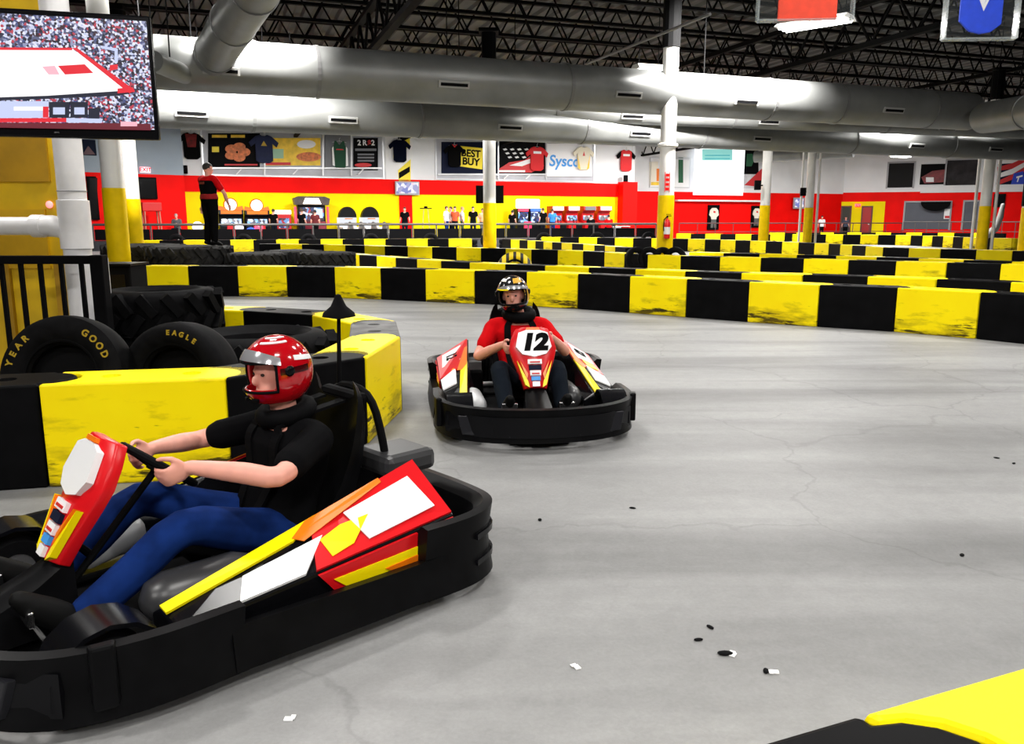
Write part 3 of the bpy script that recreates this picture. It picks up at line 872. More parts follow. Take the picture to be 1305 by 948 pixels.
c_ext = column('white column with yellow foot carrying the red fire extinguisher', 848, 22.35, .205, 2.14, 5.88, 7.3)
c_l = column('thick white and yellow column at the left behind the black railing', 148, 17.25, .21, 2.14, 6.2, 7.3, False)
c_l2 = column('thinner looking white and yellow column just right of the thick left one', 171, 24.6, .205, 2.10, 6.2, 7.3, False)
c_mid = column('white and yellow column with a black screen, before the yellow back wall', 624, 27.3, .205, 2.04, 6.2, 7.3, False)
c_r = column('slim white and yellow column before the white projection board', 974, 36.6, .205, 2.12, 6.2, 7.3, False)
c_r2 = column('thin white and yellow column before the far right pictures, beside a small screen', 1030, 42.0, .205, 2.10, 6.2, 7.3, False)
c_r3 = column('white and yellow column with side pipes before the grey opening at right', 1254, 34.0, .205, 2.05, 6.2, 7.3, False)
c_r4 = column('yellow column cut by the right edge of the picture', 1311, 25.0, .205, 1.85, 1.9, 7.3, False)
for o in (c_r3, c_r2):
    for sx in (-1, 1):
        MB().tube([(sx * .42, 0, .0), (sx * .42, 0, 6.2)], .06, 10).build('side_pipe', COLWHITE, o, smooth=True)
# vertical red marking and clamp light on the extinguisher column
t = MB()
for dz in (-.18, -.06, .06, .18): t.box((-.02, -.208, 2.48 + dz), (.09, .02, .07))
for sx in (-1, 1): t.box((-.02 + sx * .062, -.203, 2.48), (.012, .025, .52))
t.build('red_marking', RED, c_ext)
# fire extinguisher
p = at(850, 290, 22.05)
o = thing('fire_extinguisher', 'red fire extinguisher with white label hung on the white and yellow column', 'fire extinguisher', (p.x, 22.35 - .205 - .11, 1.0))
MB().lathe([(.02, 0), (.075, .01), (.082, .04), (.082, .42), (.06, .49), (.025, .52), (.022, .55)], 20).build('cylinder', mat('extinguisher_red', rgb(215, 10, 12), .3), o, smooth=True)
MB().lathe([(.084, .12), (.0845, .13), (.0845, .30), (.084, .31)], 20).build('label_band', WHITE_PLASTIC, o)
MB().tube([(0, 0, .54), (0, 0, .60)], .022, 8).box((.04, 0, .60), (.12, .03, .02)).box((.03, 0, .64), (.12, .03, .015)).build('valve_handle', MATTE_BLACK, o)
MB().tube([(-.02, 0, .57), (-.09, -.02, .5), (-.10, -.02, .3), (-.09, -.02, .2)], .014, 8).build('hose', MATTE_BLACK, o)
# black screen on the middle column
p = at(621, 246.5, 26.6)
o = thing('wall_screen', 'black screen pair mounted behind the middle white and yellow column', 'screen', (c_mid.location.x, 27.62, p.z), 0)
for sx in (-1, 1):
    MB().box((sx * .29, 0, 0), (.34, .14, .58)).build('screen_housing', MATTE_BLACK, o, bevel=.015)
    MB().box((sx * .29, -.075, 0), (.28, .02, .50)).build('screen_face', GLOSS_BLACK, o)
MB().box((0, 0.05, 0), (.5, .06, .1)).build('mount_bracket', DARK_STEEL, o)
# speakers / cameras on right columns
def speaker(px, py, Y, s, label, bx):
    p = at(px, py, Y)
    o = thing('loudspeaker', label, 'loudspeaker', p, 0)
    MB().prism([(-.14 * s, -.12 * s), (.14 * s, -.12 * s), (.10 * s, .12 * s), (-.10 * s, .12 * s)], -.2 * s, .2 * s).build('cabinet', MATTE_BLACK, o, bevel=.01)
    MB().lathe([(.02 * s, 0), (.09 * s, .012), (.10 * s, 0.02)], 16, Matrix.Translation((0, -.12 * s, -.05 * s)) @ Matrix.Rotation(PI / 2, 4, 'X')).build('cone', GLOSS_BLACK, o)
    MB().tube([(0, .10 * s, 0), (bx, .22, 0)], .03, 8).build('bracket', DARK_STEEL, o)
speaker(965, 236, 36.2, 1.0, 'small black loudspeaker on the slim column before the white board', .3)
speaker(1023, 244.5, 41.6, 1.0, 'small black loudspeaker on the thin far right column', .25)
speaker(797, 227.5, 56.3, 1.1, 'small black wall loudspeaker under the red shirt with black sleeves', 0)
speaker(235.5, 216, 45.6, 1.1, 'small black wall loudspeaker under the black and red shirt', 0)

# ------------------------------------------------------------------ fence of the arcade
def fence(label, p, q, h, posts, rails=(1.0,), r=.045, m=STEEL, z0=H_PLAT, clutter_h=0):
    d = q - p; ln = d.length
    o = thing('guard_rail', label, 'railing', (p.x, p.y, z0), math.atan2(d.y, d.x))
    for k, f in enumerate(rails):
        MB().tube([(0, 0, h * f), (ln, 0, h * f)], r if k == 0 else r * .6, 8).build('top_rail' if k == 0 else 'lower_rail', m, o, smooth=True)
    if clutter_h:
        for i in range(posts - 1):
            x = ln * (i + .5) / (posts - 1)
            MB().box((x, 0, .06 + clutter_h / 2), (ln / (posts - 1) - .12, .03, clutter_h)).build('clutter_panel', MATTE_BLACK, o)  # dark panel added in place of the clutter under the rail
    for i in range(posts):
        x = ln * (i + .0) / (posts - 1)
        MB().tube([(x, 0, 0), (x, 0, h)], r * .7, 6).build('post', m, o)
    return o
RAIL = mat('rail_grey', (.07, .064, .06), .5, .2)
fpA = V((*ground(112, 40.0), 0)); fpB = V((*ground(838, 48.2), 0))
dv = (W_MAIN.n * -1)
fence('long silver guard rail in front of the arcade machines', fpA + V((0, .4, 0)), fpB + V((0, .4, 0)), EYE - H_PLAT - .24, 24, (1.0,), .06, RAIL, H_PLAT, .52)
fence('thin dark guard rail in front of the red far wall', V((*ground(866, 60), 0)), V((*ground(1150, 64), 0)), 1.25, 14, (1.0, .5), .04, mat('rail_dark', (.08, .03, .03), .5), 0)
fence('pale guard rail in front of the grey openings at right', V((*ground(1152, 62), 0)), V((*ground(1330, 56.5), 0)), 1.35, 12, (1.0, .5), .035, RAIL, 0)

# ------------------------------------------------------------------ things on the back wall
def wall_frame(o, w, h, m, t=.09, d=.10):
    f = MB()
    for s in (-1, 1):
        f.box((s * (w / 2 + t / 2), 0, 0), (t, d, h + 2 * t)); f.box((0, 0, s * (h / 2 + t / 2)), (w, d, t))
    return f.build('frame', m, o)
class Panel:
    """a framed flat thing on a wall; items are put on it by photo measurements converted to its own face"""
    def __init__(s, W, name, label, cat, x0, y0, x1, y1, m, th=.06, off=0.0, frame=None, group=None, face='face'):
        s.W = W
        a0, a1, z0, z1 = W.rect(x0, y0, x1, y1)
        s.ac, s.zc = (a0 + a1) / 2, (z0 + z1) / 2
        s.w, s.h = a1 - a0, z1 - z0
        s.th = th
        s.o = thing(name, label, cat, W.pt(s.ac, s.zc, off + th / 2), W.rz, group)
        s.face = MB().box((0, 0, 0), (s.w, th, s.h)).build(face, m, s.o)
        if frame: wall_frame(s.o, s.w, s.h, frame)
        s.k = 0
    def loc(s, px, py):
        a, z = s.W.hit(px, py)
        return a - s.ac, z - s.zc
    def slab(s, pts, m, name='printed_shape', t=.012):
        s.k += 1
        q = [s.loc(*p) for p in pts]
        y = -s.th / 2
        e = 0.004 * s.k
        mb = MB()
        a = [mb.bm.verts.new((x, y + .004, z)) for x, z in q]; b = [mb.bm.verts.new((x, y - t - e, z)) for x, z in q]
        n = len(q)
        mb.bm.faces.new(a); mb.bm.faces.new(b[::-1])
        for i in range(n): mb.bm.faces.new((a[i], a[(i + 1) % n], b[(i + 1) % n], b[i]))
        return mb.build(name, m, s.o)
    def rect(s, x0, y0, x1, y1, m, name='printed_shape'):
        return s.slab([(x0, y0), (x1, y0), (x1, y1), (x0, y1)], m, name)
    def ell(s, cx, cy, rx, ry, m, name='printed_shape', n=16):
        return s.slab([(cx + rx * math.cos(2 * PI * i / n), cy + ry * math.sin(2 * PI * i / n)) for i in range(n)], m, name)
    def text(s, px, py, body, size_px, m, shear=0, bold=0.0, sx=1.0, rot=0.0):
        s.k += 1
        x, z = s.loc(px, py); x2, z2 = s.loc(px, py - size_px)
        sz = abs(z2 - z) * 1.42
        M = basis(V((1, 0, 0)), V((0, 0, 1)), V((0, -1, 0)), V((x, -s.th / 2 - .022 - .004 * s.k, z))) @ Matrix.Rotation(rot, 4, 'Z')
        return text(s.o, body, sz, M, m, .004, shear, bold * sz, sx)
silver = mat('silver_frame', (.62, .63, .65), .35, .5)
pale_panel = mat('pale_panel', rgb(176, 178, 186), .45, var=.1, vscale=1)
p_black = mat('print_black', (.003, .003, .0035), .6, spec=.06)
p_navy = mat('print_navy', rgb(14, 22, 46), .6, spec=.1)
p_yellow = mat('print_yellow', rgb(250, 225, 30), .5)
p_gold = mat('print_gold', rgb(242, 200, 50), .5, var=.2, vscale=3)
p_white = mat('print_white', (.85, .85, .86), .5)
p_red = mat('print_red', rgb(200, 20, 28), .5)
p_food = mat('print_food', rgb(214, 120, 70), .6, var=.35, vscale=7)
p_green = mat('print_green', rgb(20, 90, 55), .55)
p_blue = mat('print_blue', rgb(60, 150, 225), .5)
p_teal = mat('print_teal', rgb(150, 190, 160), .5)
p_grey = mat('print_grey', rgb(110, 112, 118), .5)
# left banner bay
P1 = Panel(W_MAIN, 'banner_bay', 'long silver-framed bay of food banners behind the marshal', 'banner', 259, 168, 487, 224, pale_panel, .06, 0.0, silver)
P1.rect(265, 170, 331, 213, p_black, 'food_banner'); P1.rect(270, 172, 289, 175.5, p_gold, 'gold_line'); P1.rect(294, 172, 312, 175.5, p_gold, 'gold_line'); P1.rect(286, 209, 328, 211, p_red, 'red_line')
for ang in range(0, 360, 72):
    P1.ell(302 + 9 * math.cos(R(ang)), 194 + 7 * math.sin(R(ang)), 8, 5.5, p_food, 'food_picture')
P1.rect(270, 187, 279, 194, p_yellow, 'price_tag')
P1.rect(337, 176, 408, 211, p_gold, 'sausage_banner'); P1.ell(393, 200, 16, 6, p_food, 'food_picture'); P1.ell(390, 184, 12, 5.5, p_white, 'speech_oval')
P1.rect(345, 190, 361, 202, p_teal, 'coupon'); P1.rect(337, 207, 370, 210.5, p_red, 'red_stripe')
P1.rect(450, 176, 481, 217, p_black, 'dark_banner'); P1.text(464, 182.5, 'R', 6.5, p_white, 0, .03); P1.text(470, 182.5, '$', 6.5, p_red, 0, .03)
P1.text(457, 182.5, '2', 6.5, p_white, 0, .03); P1.text(474.5, 182.5, '2', 6.5, p_white, 0, .03); P1.rect(452, 189.5, 479, 192.5, p_grey, 'grey_stripe'); P1.ell(462, 210.5, 11, 2.6, p_red, 'red_oval')
[P1.rect(455, y, 476, y + 2.2, p_grey, 'grey_line') for y in (196, 200, 204)]
P1.rect(414, 172, 446, 216, p_grey, 'frame_panel')
for x in (337, 411, 447): P1.rect(x - 1, 168, x + 1, 224, silver, 'mullion')
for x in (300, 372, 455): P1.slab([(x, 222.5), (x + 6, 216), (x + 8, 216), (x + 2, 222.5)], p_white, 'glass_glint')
P1.rect(260, 213.5, 486, 215.5, silver, 'lower_rail')
# right banner bay
P2 = Panel(W_MAIN, 'banner_bay', 'long silver-framed bay with the yellow tag and blue lettered banner', 'banner', 556, 178, 756, 229, pale_panel, .06, 0.0, silver)
P2.rect(562, 181, 634, 221, p_navy, 'navy_banner')
P2.slab([(585, 186), (615, 189), (614, 216), (586, 212)], p_yellow, 'price_tag')
P2.text(599.5, 196, 'BEST', 9, p_black, 0, .03, 1.0, R(-3)); P2.text(599.5, 206.5, 'BUY', 9, p_black, 0, .03, 1.0, R(-3))
P2.rect(634, 180, 694, 221, p_black, 'race_banner')
for i in range(4):
    for j in range(3): P2.slab([(640 + i * 9 + j * 3, 190 + j * 5), (644 + i * 9 + j * 3, 189 + j * 5), (646 + i * 9 + j * 3, 191 + j * 5), (642 + i * 9 + j * 3, 192 + j * 5)], p_white, 'chequer')
P2.slab([(634, 216), (648, 207), (668, 204), (680, 196), (690, 196), (692, 212), (676, 220), (634, 220)], p_red, 'red_car_picture')
P2.slab([(648, 211), (676, 202), (682, 199), (680, 206), (664, 212)], p_white, 'white_flash')
P2.rect(634, 217, 668, 219.5, p_white, 'white_stripe')
P2.rect(696, 183, 753, 225, p_white, 'white_banner')
P2.text(718, 206, 'Sysco', 14.0, p_blue, .1, .02, 1.0)
for x in (634, 695): P2.rect(x - .8, 178, x + .8, 229, silver, 'mullion')
P2.rect(557, 221.5, 695, 223.5, silver, 'lower_rail')
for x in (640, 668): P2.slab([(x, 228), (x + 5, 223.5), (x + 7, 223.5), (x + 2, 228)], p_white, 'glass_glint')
# striped banner
P3 = Panel(W_MAIN, 'striped_banner', 'narrow white banner with yellow and black diagonal bands behind a navy shirt', 'banner', 491, 172, 526, 231, p_white, .04)
P3.slab([(507, 172), (523, 172), (523, 176), (507, 183)], p_black, 'black_band')
P3.slab([(507, 217), (523, 203), (523, 231), (508, 231)], p_yellow, 'yellow_band')
P3.slab([(508, 228), (508, 220), (522, 212), (522, 219)], p_black, 'black_band')
P3.slab([(507, 183), (522, 176), (522, 186), (507, 196)], p_yellow, 'yellow_band')
# framed right-hand panels
P4 = Panel(W_FAR, 'poster', 'white framed poster half hidden behind the extinguisher column', 'poster', 829, 203, 878, 238, p_white, .06, 0, silver)
P4.rect(864, 201, 870, 233, p_green, 'green_picture'); P4.rect(827, 206, 838, 236, mat('print_cream', rgb(240, 232, 214), .5), 'cream_picture'); P4.rect(836, 215, 842, 231, ORANGE, 'orange_picture')
P4.rect(829, 232, 840, 236, p_gold, 'gold_line')
P5 = Panel(W_FAR, 'poster', 'poster with a green figure behind the slim right column', 'poster', 942, 191, 975, 240, mat('poster_pale', rgb(206, 206, 210), .5, var=.2, vscale=2), .06)
P5.rect(946, 190, 966, 222, p_black, 'black_picture'); P5.slab([(951, 196), (958, 196), (961, 203), (957, 212), (950, 212)], p_green, 'green_shape'); P5.slab([(948, 236), (970, 215), (974, 222), (966, 238)], p_red, 'red_shape')
P6 = Panel(W_RIGHT, 'picture', 'dark picture of a race crowd left of the bare grey wall, far right', 'picture', 1041, 214, 1071, 239, p_white, .06)
P6.rect(1043, 229, 1053, 238, p_black, 'dark_patch'); P6.slab([(1055, 238), (1068, 222), (1070, 238)], p_black, 'dark_patch'); P6.rect(1046, 224, 1062, 231, p_grey, 'grey_patch')
P7 = Panel(W_RIGHT, 'picture', 'dark red racing picture right of the black opening', 'picture', 1173, 209, 1207, 235, p_black, .06)
P7.slab([(1174, 226), (1188, 218), (1204, 216), (1204, 232), (1178, 234)], mat('print_maroon', rgb(120, 30, 36), .5, var=.4, vscale=3), 'red_car_picture'); P7.rect(1180, 226, 1190, 232, p_white, 'white_patch')
P8 = Panel(W_RIGHT, 'mural', 'red and white striped flag mural at the upper right edge', 'mural', 1271, 202, 1340, 236, p_navy, .06)
for i in range(4):
    P8.slab([(1271, 236 - i * 9), (1271, 231 - i * 9), (1290, 222 - i * 7), (1320, 203 - i * 5), (1320, 209 - i * 5), (1290, 229 - i * 7)], p_red if i % 2 == 0 else p_white, 'flag_stripe')
P8.slab([(1288, 235), (1292, 221), (1304, 218), (1306, 235)], BLUE, 'blue_shirt_picture'); P8.slab([(1295, 225), (1303, 223), (1303, 225), (1299, 226.2), (1297, 232), (1295.5, 232), (1297, 226.8), (1295, 227.4)], p_white, 'white_mark')
# white lit projection board
LITW = mat('projection_board', (.85, .87, .88), .5, emit=(.92, .97, 1.0), es=1.0)
P9 = Panel(W_FAR, 'projection_board', 'big glowing white projection board on the far wall', 'screen', 880, 190, 943, 249, LITW, .08, .45)
P9.rect(890, 191, 928, 205, mat('projected_teal', rgb(150, 225, 220), .5, emit=rgb(150, 230, 225), es=.5), 'projected_picture')
for y in (198, 202): P9.rect(893, y, 925, y + 1.4, mat('projected_blue', rgb(90, 190, 200), .5, emit=rgb(90, 190, 200), es=.4), 'projected_line')
MB().box((0, .27, 0), (P9.w * .8, .40, .2)).build('mount', DARK_STEEL, P9.o)
# exit sign at left
EXIT = mat('exit_sign_face', rgb(255, 200, 205), .4, emit=rgb(255, 190, 200), es=1.5)
P10 = Panel(W_LEFT, 'exit_sign', 'small glowing pinkish EXIT sign on the grey wall at left', 'sign', 178, 213, 191, 220, EXIT, .10)
P10.text(184.5, 216.5, 'EXIT', 5, RED, 0, .02)
# second exit sign at right, red glow
P11 = Panel(W_RIGHT, 'exit_sign', 'small glowing red EXIT sign over the doors in the yellow wall', 'sign', 1090, 259.5, 1097, 263.5, mat('exit_red', rgb(255, 40, 50), .4, emit=rgb(255, 40, 60), es=1.5), .10, .07)
P11.text(1093.5, 261.5, 'EXIT', 2.6, p_white)
# screens on walls
def screen_noise(name, cols, scale, es):
    m = mat(name, (.02, .02, .02), .3)
    N, L, b = nodes_of(m)
    tc = N.new('ShaderNodeTexCoord'); vo = N.new('ShaderNodeTexVoronoi'); vo.inputs['Scale'].default_value = scale
    L.new(tc.outputs['Object'], vo.inputs['Vector'])
    sp = N.new('ShaderNodeSeparateColor'); L.new(vo.outputs['Color'], sp.inputs['Color'])
    cr = N.new('ShaderNodeValToRGB'); cr.color_ramp.interpolation = 'CONSTANT'
    el = cr.color_ramp.elements
    while len(el) > 1: el.remove(el[-1])
    el[0].position = 0; el[0].color = (*cols[0], 1)
    for i, c in enumerate(cols[1:]):
        e = el.new((i + 1) / len(cols)); e.color = (*c, 1)
    L.new(sp.outputs['Red'], cr.inputs['Fac'])
    L.new(cr.outputs['Color'], b.inputs['Emission Color']); b.inputs['Emission Strength'].default_value = es
    return m
SCR_SMALL = screen_noise('small_screen_picture', [rgb(225, 225, 245), rgb(160, 160, 205), rgb(245, 240, 250), rgb(120, 130, 200), rgb(235, 210, 225)], 5, 1.0)
def wall_tv(W, label, x0, y0, x1, y1, off):
    P = Panel(W, 'television', label, 'television', x0, y0, x1, y1, mat('tv_grey', (.35, .35, .38), .4), .08, off, None, None, 'casing')
    P.rect(x0 + 1.5, y0 + 1.5, x1 - 1.5, y1 - 2, SCR_SMALL, 'screen')
    MB().box((0, .02 + off * .5, 0), (.2, off + .02, .2)).build('mount', DARK_STEEL, P.o)
wall_tv(W_MAIN, 'small bright television over the red pilaster of the back wall', 502.5, 231.5, 533, 248.5, .18)
wall_tv(W_FAR, 'small bright television beside the thin far right column', 1008, 252, 1022, 266, .25)
# dark screens low on walls
Pd = Panel(W_LEFT, 'video_panel', 'black video panel on the red wall at left', 'screen', 172, 226, 199, 253.5, MATTE_BLACK, .15); Pd.rect(174, 228, 197, 252, GLOSS_BLACK, 'screen')
Pe = Panel(W_LEFT, 'video_panel', 'black panel on the wall between the white pipe and the thick column', 'screen', 112, 225, 124, 280, MATTE_BLACK, .15); Pe.rect(113, 227, 123, 278, GLOSS_BLACK, 'screen')
Pg = Panel(W_LEFT, 'picture', 'small dark picture on the grey wall left of the thick column', 'picture', 104, 178, 122, 198, p_navy, .06); Pg.slab([(105, 197), (112, 186), (121, 197)], mat('print_dusk', rgb(90, 50, 60), .5), 'dark_shape')
Pf = Panel(W_RIGHT, 'video_panel', 'black square screen right of the column at the grey opening', 'screen', 1266, 247, 1281, 264, MATTE_BLACK, .12); Pf.rect(1267, 248, 1280, 263, GLOSS_BLACK, 'screen')
Ph = Panel(W_RIGHT, 'notice', 'white and red notice in the grey opening of the right wall', 'notice', 1203, 266, 1211, 279, p_white, .05, .08); Ph.rect(1204, 275, 1210, 278, p_red, 'red_line')
# dark awning in the opening
a0, a1, z0, z1 = W_RIGHT.rect(1173, 258, 1211, 269)
o = thing('awning', 'round black awning hanging in the grey opening of the right wall', 'awning', W_RIGHT.pt((a0 + a1) / 2, z1, .35), W_RIGHT.rz)
MB().prism([(-(a1 - a0) / 2, 0)] + [((a1 - a0) / 2 * math.cos(PI + PI * i / 14), (z1 - z0) * math.sin(PI + PI * i / 14)) for i in range(1, 14)] + [((a1 - a0) / 2, 0)], -.2, .2, Matrix(((1, 0, 0, 0), (0, 0, -1, 0), (0, 1, 0, 0), (0, 0, 0, 1)))).build('cloth', MATTE_BLACK, o)
MB().tube([(-(a1 - a0) / 2, -.2, 0), ((a1 - a0) / 2, -.2, 0)], .05, 8).build('rod', DARK_STEEL, o)
# framed race suits on the red wall
def race_suit(px, py0, py1, Y, label, W):
    a, z1 = W.hit(px, py0); z0 = W.hit(px, py1)[1]
    h = z1 - z0; w = h * .5
    o = thing('framed_race_suit', label, 'framed suit', W.pt(a, z0 + h / 2, .06), W.rz)
    MB().box((0, 0, 0), (w, .08, h)).build('case', p_black, o)
    wall_frame(o, w, h, p_black, .05, .14)
    T = Matrix(((1, 0, 0, 0), (0, 0, -1, -.05), (0, 1, 0, 0), (0, 0, 0, 1)))
    MB().prism([(-.14 * h, .02 * h), (-.24 * h, .10 * h), (-.20 * h, .30 * h), (-.1 * h, .40 * h), (.1 * h, .40 * h), (.20 * h, .30 * h), (.24 * h, .10 * h), (.14 * h, .02 * h), (.12 * h, -.08 * h), (-.12 * h, -.08 * h)], 0, .06, T).build('suit_top', mat('suit_cream', rgb(235, 228, 212), .6), o)
    MB().prism([(-.12 * h, -.08 * h), (.12 * h, -.08 * h), (.14 * h, -.44 * h), (.03 * h, -.44 * h), (0, -.16 * h), (-.03 * h, -.44 * h), (-.14 * h, -.44 * h)], 0, .05, T).build('suit_legs', mat('suit_grey', (.1, .1, .1), .6), o)
    MB().prism([(-.04 * h, .2 * h), (.06 * h, .18 * h), (.06 * h, .26 * h), (-.04 * h, .28 * h)], 0.06, .07, T).build('chest_badge', p_red, o)
race_suit(909, 262, 292, 60, 'cream and black race suit in a dark frame on the red far wall', W_FAR)
race_suit(963.5, 263, 289, 60, 'dark framed race suit half hidden by the slim column', W_FAR)
# shirts hung on the wall
def shirt(W, label, cx, y0, y1, m, sleeve=None, trim=None, deco=None, vest=False, off=.10):
    a, z1 = W.hit(cx, y0); z0 = W.hit(cx, y1)[1]
    h = z1 - z0
    o = thing('hanging_shirt', label, 'shirt', W.pt(a, z0 + h / 2, off), W.rz, 'shirts hung along the back wall')
    T = Matrix(((1, 0, 0, 0), (0, 0, -1, 0), (0, 1, 0, 0), (0, 0, 0, 1)))
    b = .30 * h
    if vest:
        body = [(-b, -.42 * h), (-b * .55, -.5 * h), (b * .55, -.5 * h), (b, -.42 * h), (b, .22 * h), (b * .7, .34 * h), (b * .62, .5 * h), (b * .4, .5 * h), (0, .34 * h), (-b * .4, .5 * h), (-b * .62, .5 * h), (-b * .7, .34 * h), (-b, .22 * h)]
    else:
        body = [(-b, -.42 * h), (-b * .6, -.5 * h), (b * .6, -.5 * h), (b, -.42 * h), (b * 1.02, .24 * h), (b * .95, .44 * h), (b * .4, .5 * h), (b * .2, .46 * h), (0, .45 * h), (-b * .2, .46 * h), (-b * .4, .5 * h), (-b * .95, .44 * h), (-b * 1.02, .24 * h)]
    MB().prism(body, -.05, .05, T).build('shirt_body', m, o, bevel=.03)
    if not vest:
        for s in (-1, 1):
            sl = [(s * b * .9, .45 * h), (s * b * 1.75, .22 * h), (s * b * 1.5, .06 * h), (s * b * .95, .2 * h)]
            MB().prism(sl if s > 0 else sl[::-1], -.045, .045, T).build('sleeve', sleeve or m, o, bevel=.02)
    if deco: deco(o, h, b, T)
    MB().tube([(0, 0, .47 * h), (0, 0, .58 * h), (.06, .03, .62 * h)], .012, 6).tube([(-b * .9, 0, .44 * h), (0, 0, .50 * h), (b * .9, 0, .44 * h)], .012, 6).build('hanger', STEEL, o)
    return o
sh_black = mat('shirt_black', (.003, .003, .003), .9, spec=.05); sh_navy = mat('shirt_navy', rgb(20, 30, 66), .8, var=.15); sh_red = mat('shirt_red', rgb(205, 26, 32), .75)
sh_dk = mat('shirt_dark_navy', rgb(8, 13, 30), .9, spec=.05); sh_green = mat('shirt_green', rgb(22, 70, 48), .8); sh_cream = mat('shirt_cream', rgb(232, 224, 200), .8)
def dred(o, h, b, T): MB().prism([(-b * .7, .44 * h), (b * .7, .44 * h), (b * .5, -.05 * h), (-b * .5, -.05 * h)], .05, .06, T).build('back_print', mat('shirt_print_red', rgb(110, 16, 14), .8, var=.5, vscale=5), o)
def dstar(o, h, b, T): MB().prism([(-b * .35, .1 * h), (b * .35, .1 * h), (0, .28 * h)], .05, .06, T).build('chest_print', mat('shirt_print_gold', rgb(190, 160, 60), .8), o)
def dwhite(o, h, b, T): MB().prism([(-b * .6, .2 * h), (b * .6, .2 * h), (b * .6, .3 * h), (-b * .6, .3 * h)], .05, .06, T).build('chest_print', p_white, o)
def dgold(o, h, b, T):
    MB().prism([(-b, .15 * h), (-b * .5, -.48 * h), (-b * .9, -.42 * h)], .05, .06, T).prism([(b, .15 * h), (b * .9, -.42 * h), (b * .5, -.48 * h)], .05, .06, T).build('side_print', p_gold, o)
    MB().prism([(-b * .2, .1 * h), (b * .2, .1 * h), (0, .3 * h)], .05, .06, T).build('chest_print', p_red, o)
def dvest(o, h, b, T):
    MB().prism([(-b * 1.0, -.42 * h), (-b * .7, -.45 * h), (-b * .8, .3 * h), (-b * 1.0, .22 * h)], .05, .06, T).prism([(b * .7, -.45 * h), (b, -.42 * h), (b, .22 * h), (b * .8, .3 * h)], .05, .06, T).build('side_stripe', p_white, o)
    MB().prism([(-b * .5, .16 * h), (b * .5, .16 * h), (b * .4, .2 * h), (-b * .4, .2 * h)], .05, .06, T).build('chest_print', p_red, o)
def dcollar(o, h, b, T): MB().prism([(-b * .45, .5 * h), (0, .36 * h), (b * .45, .5 * h), (b * .3, .5 * h), (0, .42 * h), (-b * .3, .5 * h)], .05, .06, T).build('collar', p_red, o)
shirt(W_MAIN, 'black shirt with red back print hung at the left end of the back wall', 243, 169, 203, sh_black, None, None, dred, off=.12)
shirt(W_MAIN, 'navy shirt with gold print hung over the food banners', 335, 172, 208, sh_navy, None, None, dstar, off=.22)
shirt(W_MAIN, 'sleeveless green vest with white sides hung right of the food banners', 431.5, 180, 214, sh_green, None, None, dvest, True, off=.22)
shirt(W_MAIN, 'dark navy shirt hung over the yellow and black striped banner', 508, 178, 207, sh_dk, off=.22)
shirt(W_MAIN, 'black shirt with red collar hung over the yellow tag', 577.5, 184.5, 213, sh_black, None, None, dcollar, off=.24)
shirt(W_MAIN, 'red shirt with white chest print hung over the race banner', 682.5, 187, 218, sh_red, None, None, dwhite, off=.24)
shirt(W_MAIN, 'cream and yellow shirt hung over the blue lettering', 741.5, 187, 217, sh_cream, None, None, dgold, off=.26)
shirt(W_MAIN, 'red shirt with black sleeves hung alone right of the banners', 797, 191, 218.5, sh_red, sh_black, None, dwhite, off=.12)
# ------------------------------------------------------------------ framed jerseys hanging near the roof
GLASS = mat('clear_acrylic', (.10, .11, .11), .1, alpha=.05, spec=.1)
def hung_case(label, x0, x1, ybot, Y, m, shape, logo):
    p0, p1 = at(x0, ybot, Y), at(x1, ybot, Y)
    w = p1.x - p0.x; h = 1.35
    o = thing('hanging_jersey_case', label, 'jersey case', ((p0.x + p1.x) / 2, Y, p0.z + h / 2), R(-4))
    T = Matrix(((1, 0, 0, 0), (0, 0, -1, 0), (0, 1, 0, 0), (0, 0, 0, 1)))
    f = MB()
    for s in (-1, 1): f.box((s * w / 2, 0, 0), (.025, .12, h)); f.box((0, 0, s * h / 2), (w, .12, .025))
    f.build('case_edge', mat('acrylic_edge', (.45, .5, .5), .2, alpha=.35), o)
    MB().box((0, -.05, 0), (w, .008, h)).build('front_pane', GLASS, o)
    MB().box((0, .05, 0), (w, .008, h)).build('back_pane', GLASS, o)
    j = MB().prism([(x * w, z * h) for x, z in shape], -.02, .02, T).build('jersey', m, o, bevel=.01)
    if logo: logo(j, w, h, T)
    for s in (-1, 1): MB().tube([(s * w * .45, 0, h / 2), (s * w * .45, 0, 8.5 - (p0.z + h / 2))], .008, 5).build('wire', STEEL, o)
hung_case('clear hanging case with an orange-red jersey, beside the lit strip light', 966, 1084, 26, 11, mat('jersey_orange', rgb(250, 70, 36), .7, var=.1, vscale=8),
          [(-.285, -.5 + .0), (.335, -.5), (.335, .42), (.2, .48), (-.2, .48), (-.285, .42)], None)
def diamond(j, w, h, T):
    MB().prism([(-.16 * w, .0 * h), (.02 * w, -.255 * h), (.26 * w, .12 * h), (.1 * w, .3 * h)], .021, .026, T).build('white_diamond', p_white, j)
    MB().prism([(-.10 * w, .03 * h), (-.015 * w, -.10 * h), (.10 * w, .12 * h), (.0 * w, .24 * h)], .026, .03, T).build('red_diamond', p_red, j)
    for k in (0, 1): MB().prism([(.02 * w + k * .05 * w, -.19 * h + k * .075 * h), (.045 * w + k * .05 * w, -.155 * h + k * .075 * h), (.165 * w + k * .05 * w, .02 * h + k * .075 * h), (.14 * w + k * .05 * w, .01 * h + k * .075 * h)], .026, .03, T).build('blue_stripe', BLUE, j)
